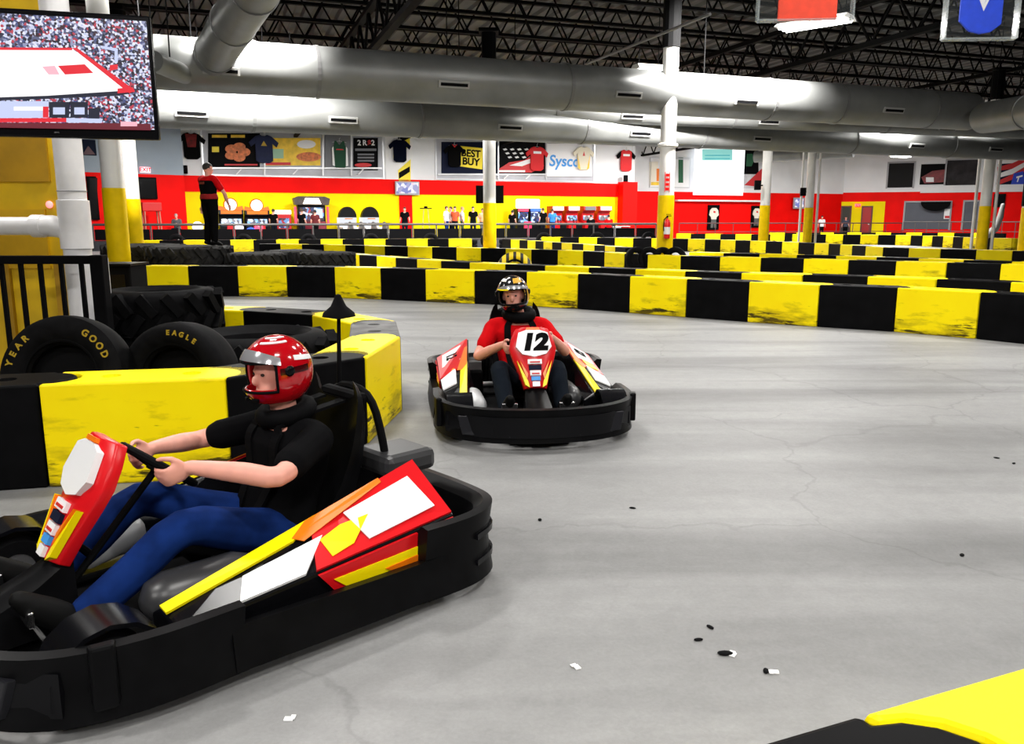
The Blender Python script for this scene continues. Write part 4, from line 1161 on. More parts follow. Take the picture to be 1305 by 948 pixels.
hung_case('clear hanging case with a blue jersey carrying a red and white diamond, top right', 1203, 1291, 50, 11, mat('jersey_blue', rgb(16, 66, 215), .7, var=.1, vscale=8),
          [(-.30, -.34), (-.15, -.43), (0, -.455), (.15, -.44), (.29, -.37), (.29, .42), (.2, .48), (-.2, .48), (-.30, .42)], diamond)
# ------------------------------------------------------------------ near television, upper left
tvR = at(203, 178, 5.75); tvn = V((1, .26, 0)).normalized()
TVW = Wall((tvR.x - 1.62 * tvn.x, tvR.y - 1.62 * tvn.y), (tvR.x, tvR.y))
a1, zbt = TVW.hit(203, 178); ztt = TVW.hit(194, 20)[1]
tw, th_ = 1.62, ztt - zbt
tv = thing('television', 'large television showing a basketball game, upper left', 'television', TVW.pt(a1 - tw / 2, (zbt + ztt) / 2, -.05), TVW.rz)
MB().box((0, .0, 0), (tw, .08, th_)).build('casing', GLOSS_BLACK, tv, bevel=.012)
CROWD = screen_noise('crowd_picture', [rgb(150, 155, 190), rgb(40, 42, 70), rgb(235, 238, 255), rgb(190, 60, 80), rgb(90, 96, 130), rgb(205, 212, 240), rgb(225, 225, 245), rgb(60, 30, 44), rgb(20, 20, 40), rgb(70, 80, 130)], 75, 1.0)
zoff = (zbt + ztt) / 2
def tvl(px, py):
    a, z = TVW.hit(px, py); return V((a - (a1 - tw / 2), 0, z - zoff))
sw = tw - .10
zs0 = tvl(150, 164).z; zs1 = tvl(150, 25).z
sx1 = tvl(191, 90).x
scr = MB().box(((-tw / 2 + .045 + sx1) / 2, -.042, (zs0 + zs1) / 2), (sx1 + tw / 2 - .045, .012, zs1 - zs0)).build('screen', CROWD, tv)
def scr_slab(pts, m, name, k):
    mb = MB()
    q = [tvl(*p) for p in pts]
    for p in q: p.x = max(min(p.x, sx1), -tw / 2 + .045)
    a = [mb.bm.verts.new((p.x, -.047, p.z)) for p in q]; b = [mb.bm.verts.new((p.x, -.0485 - .0012 * k, p.z)) for p in q]
    n = len(q); mb.bm.faces.new(a); mb.bm.faces.new(b[::-1])
    for i in range(n): mb.bm.faces.new((a[i], a[(i + 1) % n], b[(i + 1) % n], b[i]))
    return mb.build(name, m, scr)
def em(name, c, s=1.0): return mat(name, (.02, .02, .02), .3, emit=c, es=s)
S_W = em('screen_white', (1, 1, 1), 1.15); S_R = em('screen_red', rgb(235, 30, 50)); S_D = em('screen_dark', rgb(18, 24, 48)); S_B = em('screen_blue', rgb(60, 80, 130)); S_P = em('screen_pink', rgb(255, 190, 205)); S_L = em('screen_pale', rgb(205, 215, 250))
L_ = -62
scr_slab([(L_, 62), (92, 62), (166, 116), (140, 121), (60, 122), (L_, 126)], S_W, 'court_picture', 1)
scr_slab([(L_, 60), (92, 61), (92, 64), (L_, 63.5)], S_R, 'court_line', 2)
scr_slab([(92, 61), (98, 61), (172, 115), (165, 119)], S_R, 'court_line', 3)
scr_slab([(74, 84), (108, 82), (119, 93), (83, 95)], S_R, 'court_logo', 4)
scr_slab([(54, 85), (70, 84), (76, 95), (62, 95)], S_P, 'court_logo', 5)
scr_slab([(L_, 126), (60, 122), (160, 115.5), (173, 118), (150, 122), (60, 126), (L_, 130)], S_D, 'bench_row_picture', 2)
scr_slab([(150, 113), (168, 111), (172, 117), (150, 119)], S_R, 'bench_red_picture', 6)
scr_slab([(128, 58), (150, 62), (150, 80), (146, 80), (146, 65), (128, 61)], S_L, 'hoop_picture', 3)
scr_slab([(140, 83), (150, 82), (150, 88), (140, 90)], S_R, 'hoop_pad_picture', 4)
scr_slab([(L_, 129), (62, 129), (62, 150), (L_, 151)], S_L, 'score_banner', 5)
scr_slab([(18, 136), (55, 136), (55, 141), (18, 141)], S_W, 'score_bar', 6)
scr_slab([(55, 136), (62, 136), (62, 150), (55, 150)], S_R, 'score_end', 7)
scr_slab([(63, 130), (88, 130), (88, 150), (63, 150)], S_D, 'score_box', 5); scr_slab([(68, 137), (83, 137), (83, 146), (68, 146)], S_L, 'score_figure', 7)
scr_slab([(90, 130), (112, 130), (112, 150), (90, 150)], S_D, 'score_box', 5); scr_slab([(95, 137), (108, 137), (108, 146), (95, 146)], S_L, 'score_figure', 7)
scr_slab([(113, 138), (127, 138), (127, 152), (113, 152)], S_D, 'score_box', 6)
scr_slab([(L_, 151), (85, 150.5), (85, 155.5), (L_, 156)], S_R, 'ticker_bar', 8)
scr_slab([(85, 150.5), (130, 151.5), (130, 156.5), (85, 156)], S_L, 'ticker_bar', 8)
scr_slab([(L_, 156), (150, 157), (192, 158), (192, 166), (L_, 161.5)], em('screen_maroon', rgb(110, 20, 40)), 'lower_bar', 5)
scr_slab([(154, 155), (175, 155.5), (175, 161), (154, 161)], S_P, 'ticker_tag', 9)
MB().box((tvl(72, 168.5).x, -.042, tvl(72, 168.5).z), (.03, .006, .008)).build('maker_badge', CHROME, tv)
MB().box((-.40, .30, 0), (.1, .52, .1)).box((-.40, .06, 0), (.5, .05, .35)).build('wall_bracket', DARK_STEEL, tv)
# ------------------------------------------------------------------ yellow booth, drain pipe and railing
YBOOTH = mat('booth_yellow', rgb(216, 176, 0), .5, var=.2, vscale=2.5)
YB2 = mat('booth_yellow_dark', rgb(170, 128, 0), .55, var=.2, vscale=3)
bR = at(74, 200, 7.9)
o = thing('yellow_post', 'boxed yellow post behind the white drain pipe at the left edge', 'post', (bR.x - .55, 8.05, 0), 0)
MB().box((0, 0, 1.9), (1.10, .44, 3.8)).build('casing', YBOOTH, o, bevel=.01)
MB().box((0, -.235, 2.3), (1.0, .03, .9)).build('upper_panel', YB2, o)
MB().box((0, -.235, 1.32), (.85, .03, .55)).build('middle_panel', mat('booth_panel', rgb(205, 160, 0), .5, var=.15, vscale=3), o)
for x in (-.5, .0, .5): MB().box((x, -.24, .55), (.07, .05, 1.1)).build('batten', YB2, o)
for x in (-.25, .25): MB().lathe([(.0, 0), (.03, .003), (.03, .012), (.0, .015)], 12, Matrix.Translation((x, -.25, 1.42)) @ Matrix.Rotation(PI / 2, 4, 'X')).build('bolt', DARK_STEEL, o)
MB().ball((.47, -.235, 1.64), (.035, .02, .035), 12, 8).build('small_lamp', mat('pink_lamp', rgb(255, 180, 170), .4, emit=rgb(255, 150, 150), es=1.0), o)
PIPE = mat('pvc_pipe', (.78, .77, .78), .3, var=.08, vscale=5)
pp = at(97, 300, 7.3)
o = thing('drain_pipe', 'thick white plastic drain pipe with a side branch behind the television', 'pipe', (pp.x, 7.3, 0), 0)
r = .115
MB().tube([(0, 0, 0), (0, 0, 4.4)], r, 24).build('riser', PIPE, o, smooth=True)
zt_ = at(97, 288, 7.3).z
MB().lathe([(r + .002, zt_ - .20), (r + .016, zt_ - .195), (r + .016, zt_ + .22), (r + .002, zt_ + .225)], 24).build('tee_collar', PIPE, o, smooth=True)
MB().tube([(0, 0, zt_ - .12), (-.10, 0, zt_ - .02), (-.20, 0, zt_), (-.30, 0, zt_)], r * .82, 20).build('tee_branch', PIPE, o, smooth=True)
MB().lathe([(r * .7, 0), (r * .86, .005), (r * .86, .10), (r * .7, .105)], 20, Matrix.Translation((-.27, 0, zt_)) @ Matrix.Rotation(-PI / 2, 4, 'Y')).build('coupling', PIPE, o, smooth=True)
MB().tube([(-.28, 0, zt_), (-1.4, 0, zt_)], r * .68, 20).build('side_pipe', PIPE, o, smooth=True)
for dz in (.30, -.26): MB().torus((0, 0, zt_ + dz), r + .001, .005, 24, 6).build('joint_ring', mat('joint_grey', (.3, .3, .32), .5), o)
MB().tube([(.13, .14, 0), (.13, .14, 1.16)], .06, 14).build('small_riser', PIPE, o, smooth=True)
rY = 6.95
o = thing('black_railing', 'black metal picket railing at the left edge in front of the white pipe', 'railing', (ground(-45, rY)[0], rY, 0), 0)
ln = ground(121, rY)[0] - ground(-45, rY)[0]
zr = at(60, 331, rY).z
MB().box((ln / 2, 0, zr), (ln, .07, .07)).build('top_rail', MATTE_BLACK, o, bevel=.006)
MB().box((ln / 2, 0, .12), (ln, .04, .04)).build('bottom_rail', MATTE_BLACK, o)
for px in (-30, -5, 20, 45, 72, 98):
    x = ground(px, rY)[0] - ground(-45, rY)[0]
    MB().box((x, 0, zr / 2), (.032, .032, zr)).build('picket', MATTE_BLACK, o)
MB().box((ln, 0, zr / 2 + .02), (.11, .11, zr + .04)).build('end_post', MATTE_BLACK, o, bevel=.008)
# dark cabinet standing between railing and back of the island
cx = at(155, 352, 9.4)
o = thing('black_equipment_box', 'tall black equipment box between the railing and the front barrier row', 'box', (at(131, 352, 9.6).x + .05, 9.75, 0), 0)
zb_ = at(150, 339, 9.5).z
MB().box((0, 0, zb_ / 2), (.62, .45, zb_)).build('casing', MATTE_BLACK, o, bevel=.02)
MB().box((0, -.23, zb_ * .55), (.5, .02, zb_ * .7)).build('door', GLOSS_BLACK, o)
MB().box((0, 0, zb_ + .012), (.66, .49, .025)).build('lid', BLACK_PLASTIC, o)

# ------------------------------------------------------------------ arcade machines on the raised deck
CAB_BLACK = mat('cabinet_black', (.004, .004, .005), .4, spec=.12)
CAB_WHITE = mat('cabinet_white', (.8, .8, .82), .35)
MARQ = mat('marquee_white', (1, 1, 1), .4, emit=(1, .97, .95), es=3.0)
MARQ_R = mat('marquee_red', rgb(220, 20, 30), .4, emit=rgb(255, 90, 80), es=.6)
SCR_B = screen_noise('game_picture_blue', [rgb(40, 60, 140), rgb(190, 215, 255), rgb(20, 24, 60), rgb(120, 190, 250), rgb(235, 245, 255), rgb(60, 60, 90)], 7, 1.3)
SCR_M = screen_noise('game_picture_mixed', [rgb(200, 40, 60), rgb(40, 60, 120), rgb(240, 240, 250), rgb(30, 20, 40), rgb(120, 170, 230), rgb(90, 30, 60)], 6, 1.0)
NEON = mat('neon_red', rgb(255, 60, 80), .4, emit=rgb(255, 40, 70), es=2.0)
def fpos(px, dback):
    """point on the raised deck dback metres in front of the back wall, at photo column px"""
    d = ray(px, 285); q = W_MAIN.p0 + W_MAIN.n * dback
    t = (q - V((0, 0, 0))).dot(W_MAIN.n) / V((d.x, d.y, 0)).dot(W_MAIN.n)
    return V((d.x * t, d.y * t, H_PLAT))
def top_z(py, p): return at(0, py, p.y).z - H_PLAT
def cab_side(o, w, h, d, m, m2=None):
    # stepped arcade cabinet profile: control panel, leaning screen, hooded marquee
    pr = [(-d / 2, 0), (d / 2, 0), (d / 2, h), (-d * .30, h), (-d * .36, h * .86), (-d * .05, h * .80), (d * .02, h * .52), (-d / 2, h * .44), (-d / 2, h * .40)]
    T = Matrix(((0, 0, 1, 0), (1, 0, 0, 0), (0, 1, 0, 0), (0, 0, 0, 1)))
    MB().prism(pr, -w / 2, w / 2, T).build('cabinet', m, o)
    for s in (-1, 1): MB().prism([(x * 1.02, z * 1.01) for x, z in pr], s * w / 2 - .025, s * w / 2 + .025, T).build('side_panel', m2 or m, o)
def racing_cab(px, label, ytop, wpx, m, ms, topm, round_sign=False, screen=SCR_B):
    p = fpos(px, 1.1); h = top_z(ytop, p); w = wpx / 1040 * p.y
    o = thing('arcade_machine', label, 'arcade machine', p, W_MAIN.rz, 'arcade machines along the back wall')
    d = .95
    hs = h * .72 if round_sign else h
    cab_side(o, w, hs, d, m, ms)
    M = Matrix.Translation((0, -.02, hs * .66)) @ Matrix.Rotation(R(-14), 4, 'X')
    MB().box((0, 0, 0), (w * .86, .04, hs * .27), M=M).build('screen', screen, o)
    MB().box((0, -d * .36, hs * .93), (w * .88, .05, hs * .12)).build('marquee', topm, o)
    if round_sign:
        rr = min(w * .36, (h - hs) * .5)
        MB().lathe([(.0, -.06), (rr, -.06), (rr, .06), (.0, .06)], 24, Matrix.Translation((0, -.1, hs + rr * .95)) @ Matrix.Rotation(PI / 2, 4, 'X')).build('round_sign', MARQ, o)
        MB().torus((0, 0, 0), rr + .03, .05, 24, 8, Matrix.Translation((0, -.1, hs + rr * .95)) @ Matrix.Rotation(PI / 2, 4, 'X')).build('sign_ring', ORANGE, o)
        for s in (-1, 1): MB().prism([(s * rr * .5, hs), (s * w * .55, hs), (s * w * .5, hs + rr * .8), (s * rr * .95, hs + rr * .5)], -.05, .05, Matrix(((1, 0, 0, 0), (0, 0, -1, -.1), (0, 1, 0, 0), (0, 0, 0, 1)))).build('sign_wing', ORANGE, o)
    MB().torus((0, 0, 0), .13, .02, 20, 6, Matrix.Translation((0, -d * .5, hs * .50)) @ Matrix.Rotation(R(60), 4, 'X')).build('steering_wheel', MATTE_BLACK, o)
    st = MB().box((0, -d * .95, .22), (w * .5, .4, .14)).box((0, -d * 1.12, .5), (w * .5, .12, .6))
    st.build('driver_seat', sh_red if round_sign else CAB_BLACK, o, bevel=.03)
    MB().box((0, -d * .75, .06), (w * .6, .9, .12)).build('seat_base', CAB_BLACK, o)
    return o
racing_cab(295, 'arcade racer with a round white sign, right beside the marshal', 253.5, 28, CAB_BLACK, CAB_BLACK, ORANGE, True)
racing_cab(328, 'arcade racer with a round white sign, next to the tall dark dance machine', 254.5, 28, CAB_BLACK, CAB_BLACK, ORANGE, True)
for px, lab in ((885, 'first'), ):
    pass
for i, px in enumerate((708.5, 728.5, 749, 769)):
    racing_cab(px, ('red-topped arcade racer, leftmost of the four by the right pilaster', 'red-topped arcade racer, second of four from the twin white-signed machine', 'red-topped arcade racer with a dark sign, third of four', 'red-topped arcade racer nearest the red pilaster')[i],
               263, 16, mat('cab_red', rgb(190, 16, 22), .35), None, MARQ if i != 2 else p_grey, False, (SCR_B, SCR_B, SCR_M, SCR_M)[i])
# small red and white machine
p = fpos(361, 1.0); h = top_z(268, p); w = 18 / 1040 * p.y
o = thing('prize_machine', 'low red and white prize machine left of the tall dark dance machine', 'arcade machine', p, W_MAIN.rz)
MB().box((0, 0, h * .45), (w, .7, h * .9)).build('cabinet', mat('cab_red', (0, 0, 0)), o, bevel=.03)
MB().box((0, 0, h * .93), (w * 1.02, .74, h * .14)).build('sign_top', MARQ, o, bevel=.03)
MB().box((0, -.36, h * .55), (w * .7, .03, h * .35)).build('window', SCR_M, o)
# big dance machine
p = fpos(397.5, 1.2); h = top_z(250.5, p); w = 40 / 1040 * p.y
o = thing('dance_machine', 'tall dark dance machine with a white marquee and red neon sides', 'arcade machine', p, W_MAIN.rz)
MB().box((0, .2, h * .45), (w * .85, .6, h * .9)).build('cabinet', CAB_BLACK, o, bevel=.02)
MB().prism([(-w * .52, h * .80), (w * .52, h * .80), (w * .56, h * .95), (w * .40, h), (-w * .40, h), (-w * .56, h * .95)], -.2, .35, Matrix(((1, 0, 0, 0), (0, 0, -1, 0), (0, 1, 0, 0), (0, 0, 0, 1)))).build('hood', mat('hood_brown', (.05, .035, .03), .5, var=.5, vscale=4), o)
MB().prism([(-w * .28, h * .82), (w * .28, h * .82), (w * .20, h * .96), (-w * .20, h * .96)], .36, .42, Matrix(((1, 0, 0, 0), (0, 0, -1, 0), (0, 1, 0, 0), (0, 0, 0, 1)))).build('marquee', mat('marquee_warm', (1, .9, .8), .4, emit=(1, .85, .7), es=2.2), o)
MB().box((0, -.12, h * .58), (w * .74, .06, h * .32)).build('screen', SCR_M, o)
MB().box((w * .22, -.16, h * .60), (w * .22, .04, h * .22)).build('bright_panel', em('panel_bluewhite', rgb(190, 220, 255), 1.6), o)
for s in (-1, 1): MB().box((s * w * .5, -.1, h * .56), (.12, .2, h * .40)).build('neon_column', NEON, o, bevel=.03)
MB().box((0, -.8, .12), (w * .95, 1.4, .22)).build('dance_stage', CAB_BLACK, o, bevel=.02)
MB().box((0, -1.0, .60), (w * .7, .10, .7)).build('front_console', mat('console_dark_red', rgb(120, 20, 40), .4), o, bevel=.02)
# arch-top basketball machines
for i, px in enumerate((441.5, 470)):
    p = fpos(px, 1.3); h = top_z(263.5, p); w = 22 / 1040 * p.y
    o = thing('hoop_machine', ('white hoop machine with black arched top, nearer the dance machine', 'white hoop machine with black arched top, nearer the red pilaster')[i], 'arcade machine', p, W_MAIN.rz, 'hoop machines')
    T = Matrix(((1, 0, 0, 0), (0, 0, -1, 0), (0, 1, 0, 0), (0, 0, 0, 1)))
    arc_ = [(w * .5 * math.cos(PI * k / 14), h * .66 + h * .34 * math.sin(PI * k / 14)) for k in range(15)]
    MB().prism(arc_, .1, .5, T).build('arched_top', CAB_BLACK, o)
    MB().torus((0, 0, 0), .2, .03, 18, 6, Matrix.Translation((0, -.72, h * .62))).build('hoop', ORANGE, o)
    MB().box((0, -.1, h * .5), (w * .94, .9, h * .32)).build('body', em('cab_lit_white', (.9, .93, 1), .9), o, bevel=.02)
    MB().box((0, -.7, h * .18), (w, 1.6, h * .36)).build('ball_ramp', CAB_WHITE, o, bevel=.03)
# twin racing machine with white lit sign
p = fpos(672.5, 1.2); h = top_z(266, p); w = 33 / 1040 * p.y
o = thing('twin_racing_machine', 'twin-seat racing machine under a big white lit sign', 'arcade machine', p, W_MAIN.rz)
for s in (-1, 1):
    MB().box((s * w * .26, .1, h * .5), (w * .46, .7, h)).build('cabinet', CAB_BLACK, o, bevel=.02)
    MB().box((s * w * .26, -.27, h * .70), (w * .38, .05, h * .38)).build('screen', SCR_B, o)
    MB().box((s * w * .26, -.3, h * .96), (w * .42, .06, h * .10)).build('marquee', NEON if s < 0 else em('neon_blue', rgb(70, 120, 255), 1.8), o)
    MB().box((s * w * .26, -1.0, .5), (w * .3, .16, .9)).build('driver_seat', mat('seat_pink', rgb(225, 40, 90), .5) if s < 0 else CAB_BLACK, o, bevel=.04)
sh_ = top_z(254.5, p) - h
MB().box((0, 0, h + sh_ / 2 + .03), (w * .95, .3, sh_)).build('lit_sign', MARQ, o, bevel=.08)
# dark stand with white and red buckets at right end
for px, m, lab in ((786, p_white, 'white bin at the right end of the arcade, behind the fence'), (797, p_red, 'red bin at the right end of the arcade, behind the fence')):
    p = fpos(px, 3.0)
    o = thing('bin', lab, 'bin', p, 0)
    MB().lathe([(.02, 0), (.22, .01), (.30, .62), (.32, .64), (.28, .64), (.27, .6)], 20).build('bucket', m, o, smooth=True)
    MB().torus((0, 0, .63), .31, .02, 20, 6).build('rim', WHITE_PLASTIC, o)
# red table on the left
p = V((*ground(193, 42.6), 0)); 
o = thing('bar_table', 'red-topped tall table in front of the red wall at left', 'table', p, W_LEFT.rz)
zt2 = at(193, 258, 42.6).z
MB().box((0, 0, zt2 - .22), (.95, .6, .44)).build('table_top', mat('table_red', rgb(190, 14, 14), .4), o, bevel=.03)
for sx in (-1, 1):
    for sy in (-1, 1): MB().tube([(sx * .36, sy * .22, zt2 - .4), (sx * .42, sy * .25, 0)], .045, 8).build('leg', mat('leg_pink_wood', rgb(190, 110, 90), .5), o)
# lamp stand with flat top behind fence
p = fpos(543, 2.0); zz = top_z(265.5, p)
o = thing('tall_stand', 'thin stand with a flat black top against the yellow back wall', 'stand', p, W_MAIN.rz)
MB().box((0, 0, zz), (.62, .4, .05)).build('top_plate', MATTE_BLACK, o)
for s in (-1, 1): MB().tube([(s * .12, 0, zz), (s * .26, 0, 0)], .02, 6).build('leg', STEEL, o)
MB().ball((0, 0, zz + .07), (.12, .1, .06), 12, 8).build('knob', MATTE_BLACK, o, smooth=True)
# bright lights / machines low behind rail : silver motorbike style rides
for i, px in enumerate((448, 462, 478, 492)):
    p = fpos(px, 4.2)
    o = thing('ride_seat', 'silver ride-on seat %s behind the arcade fence' % ('nearest the dance machine', 'second from the dance machine', 'third from the dance machine', 'nearest the red pilaster')[i], 'ride seat', p, W_MAIN.rz, 'silver ride-on seats')
    MB().tube([(0, -.4, .35), (0, 0, .42), (0, .3, .6), (0, .4, .85)], [.16, .2, .18, .1], 12, round_ends=True).build('body', STEEL, o, smooth=True)
    MB().tube([(-.3, .36, .85), (.3, .36, .85)], .03, 8).build('handlebar', MATTE_BLACK, o)
    MB().box((0, 0, .12), (.3, .8, .24)).build('base', CAB_BLACK, o, bevel=.04)
# glowing blue toy and white/pink globes at the games
for (px, py, m, rr, lab) in ((320, 297, em('glow_blue', rgb(30, 90, 255), 2.5), .30, 'glowing blue ball of light low behind the fence'), (305, 290, em('glow_white', (1, .95, 1), 2.0), .22, 'glowing white globe low behind the fence by the marshal'),
                            (252, 289, em('glow_white', (1, 1, 1)), .28, 'glowing white globe low behind the fence left of the marshal'), (330, 290, em('glow_pink', rgb(255, 90, 130), 1.6), .22, 'glowing pink globe low behind the fence')):
    p = at(px, py, 44.2)
    o = thing('globe_light', lab, 'globe light', (p.x, p.y, H_PLAT), 0)
    zz = max(p.z - H_PLAT, rr + .05)
    MB().ball((0, 0, zz), rr, 16, 10).build('globe', m, o, smooth=True)
    MB().tube([(0, 0, 0), (0, 0, zz - rr * .9)], .07, 10).build('stand', CAB_BLACK, o)
    MB().lathe([(.0, 0), (.25, 0), (.22, .05), (.0, .06)], 16).build('foot', CAB_BLACK, o)
# grey statue-like slide at right
p = V((*ground(1270, 52.0), 0))
o = thing('inflatable_arm', 'pale grey curved slide behind the guard rail at the right', 'slide', p, 0)
MB().tube([(-.9, 0, .2), (-.5, 0, .5), (.0, 0, 1.0), (.22, 0, 1.7), (.3, 0, 2.4)], [.28, .25, .22, .18, .12], 12, round_ends=True).build('chute', mat('pale_grey', (.16, .155, .15), .6), o, smooth=True)
MB().box((-.2, 0, .1), (1.6, .6, .2)).build('base', CAB_BLACK, o)
# ------------------------------------------------------------------ people
def loft(mb, secs, seg=20):
    """secs: (centre, lateral unit vector, front unit vector, half width, half depth)"""
    rings = []
    for c, l, f, a, b in secs:
        c, l, f = V(c), V(l).normalized(), V(f).normalized()
        ring = []
        for k in range(seg):
            t = 2 * PI * k / seg
            ct, st = math.cos(t), math.sin(t)
            ex = 0.8
            ring.append(c + l * a * math.copysign(abs(ct) ** ex, ct) + f * b * math.copysign(abs(st) ** ex, st))
        rings.append(ring)
    return mb.ring_bridge(rings)
def limb(mb, pts, rad, seg=12, n=4):
    q = smooth_path([(*p, r) for p, r in zip(pts, rad)], n)
    return mb.tube([p[:3] for p in q], [p[3] for p in q], seg, round_ends=True)
def torso_secs(J, g=0.0, s=1.0, upto=6):
    p, c, n = V(J['pelvis']), V(J['chest']), V(J['neck'])
    lat_p = (V(J['hipL']) - V(J['hipR'])).normalized(); lat_s = (V(J['shoL']) - V(J['shoR'])).normalized()
    up1 = (c - p).normalized(); up2 = (n - c).normalized()
    def fr(l, u): return l.cross(u)
    w = J.get('build', 1.0) * s
    sh = (V(J['shoL']) - V(J['shoR'])).length / 2
    S = [(p - up1 * .09, lat_p, .10 * w + g, .085 * w + g), (p - up1 * .04, lat_p, .155 * w + g, .115 * w + g), (p + up1 * .03, lat_p, .17 * w + g, .125 * w + g),
         (p.lerp(c, .5), (lat_p + lat_s), .150 * w + g, .115 * w + g), (c, lat_s, .170 * w + g, .125 * w + g),
         (c.lerp(n, .55), lat_s, .175 * w + g, .115 * w + g), (c.lerp(n, .82), lat_s, .135 * w + g, .085 * w + g), (n, lat_s, .07 * w + g * .7, .065 * w + g * .7)]
    out = []
    for i, (o, l, a, b) in enumerate(S):
        l = l.normalized(); u = up1 if i < 4 else up2
        out.append((o, l, -fr(l, u) if False else u.cross(l) * -1, a, b))
    return out
def head_mesh(mb, c, fwd, up, s=1.0, chin_face=True):
    fwd, up = V(fwd).normalized(), V(up).normalized()
    lat = up.cross(fwd).normalized(); fwd = lat.cross(up).normalized()
    M = basis(fwd, lat, up, c)
    mb.ball(None, (.098 * s, .076 * s, .110 * s), 20, 14, M @ Matrix.Translation((-.004, 0, .022 * s)))
    mb.ball(None, (.070 * s, .060 * s, .075 * s), 16, 10, M @ Matrix.Translation((.026 * s, 0, -.055 * s)))
    mb.ball(None, (.020 * s, .013 * s, .024 * s), 10, 8, M @ Matrix.Translation((.100 * s, 0, -.012 * s)))     # nose
    mb.ball(None, (.012 * s, .030 * s, .010 * s), 10, 6, M @ Matrix.Translation((.090 * s, 0, .026 * s)))     # brow
    mb.ball(None, (.012 * s, .026 * s, .010 * s), 10, 6, M @ Matrix.Translation((.088 * s, 0, -.058 * s)))     # lips
    for q in (-1, 1): mb.ball(None, (.022 * s, .010 * s, .032 * s), 10, 8, M @ Matrix.Translation((-.004, q * .078 * s, -.004)))
    return M
def hand(mb, wrist, d, n, thumb_side, curl=1.0, s=1.0):
    """palm and five separate fingers; d finger direction, n palm normal, fingers curl towards n; thumb_side is a unit vector"""
    d, n, t = V(d).normalized(), V(n).normalized(), V(thumb_side).normalized()
    w = V(wrist)
    palm_c = w + d * .048 * s
    M = basis(d, t, n, palm_c)
    mb.ball(None, (.052 * s, .042 * s, .016 * s), 14, 8, M)
    lens = (.074, .083, .077, .060)
    for i in range(4):
        off = (.030 - i * .020) * s
        p = w + d * (.088 - abs(i - 1.2) * .004) * s + t * off
        pts = [w + d * .05 * s + t * off * .8, p]
        a = 0.25 * curl
        L_ = lens[i] * s
        for f in (.45, .32, .23):
            a += .55 * curl
            p = p + (d * math.cos(a) + n * math.sin(a)) * L_ * f
            pts.append(p)
        limb(mb, pts, [.009 * s, .0098 * s, .0092 * s, .0085 * s, .0072 * s], 8, 2)
    p0 = w + d * .022 * s + t * .026 * s
    p1 = p0 + (t * .8 + d * .55 + n * .2).normalized() * .038 * s
    p2 = p1 + (t * .25 + d * .8 + n * .5).normalized() * .032 * s
    p3 = p2 + (d * .75 + n * .75 - t * .1).normalized() * .024 * s
    limb(mb, [p0, p1, p2, p3], [.0135 * s, .0115 * s, .0100 * s, .008 * s], 8, 2)
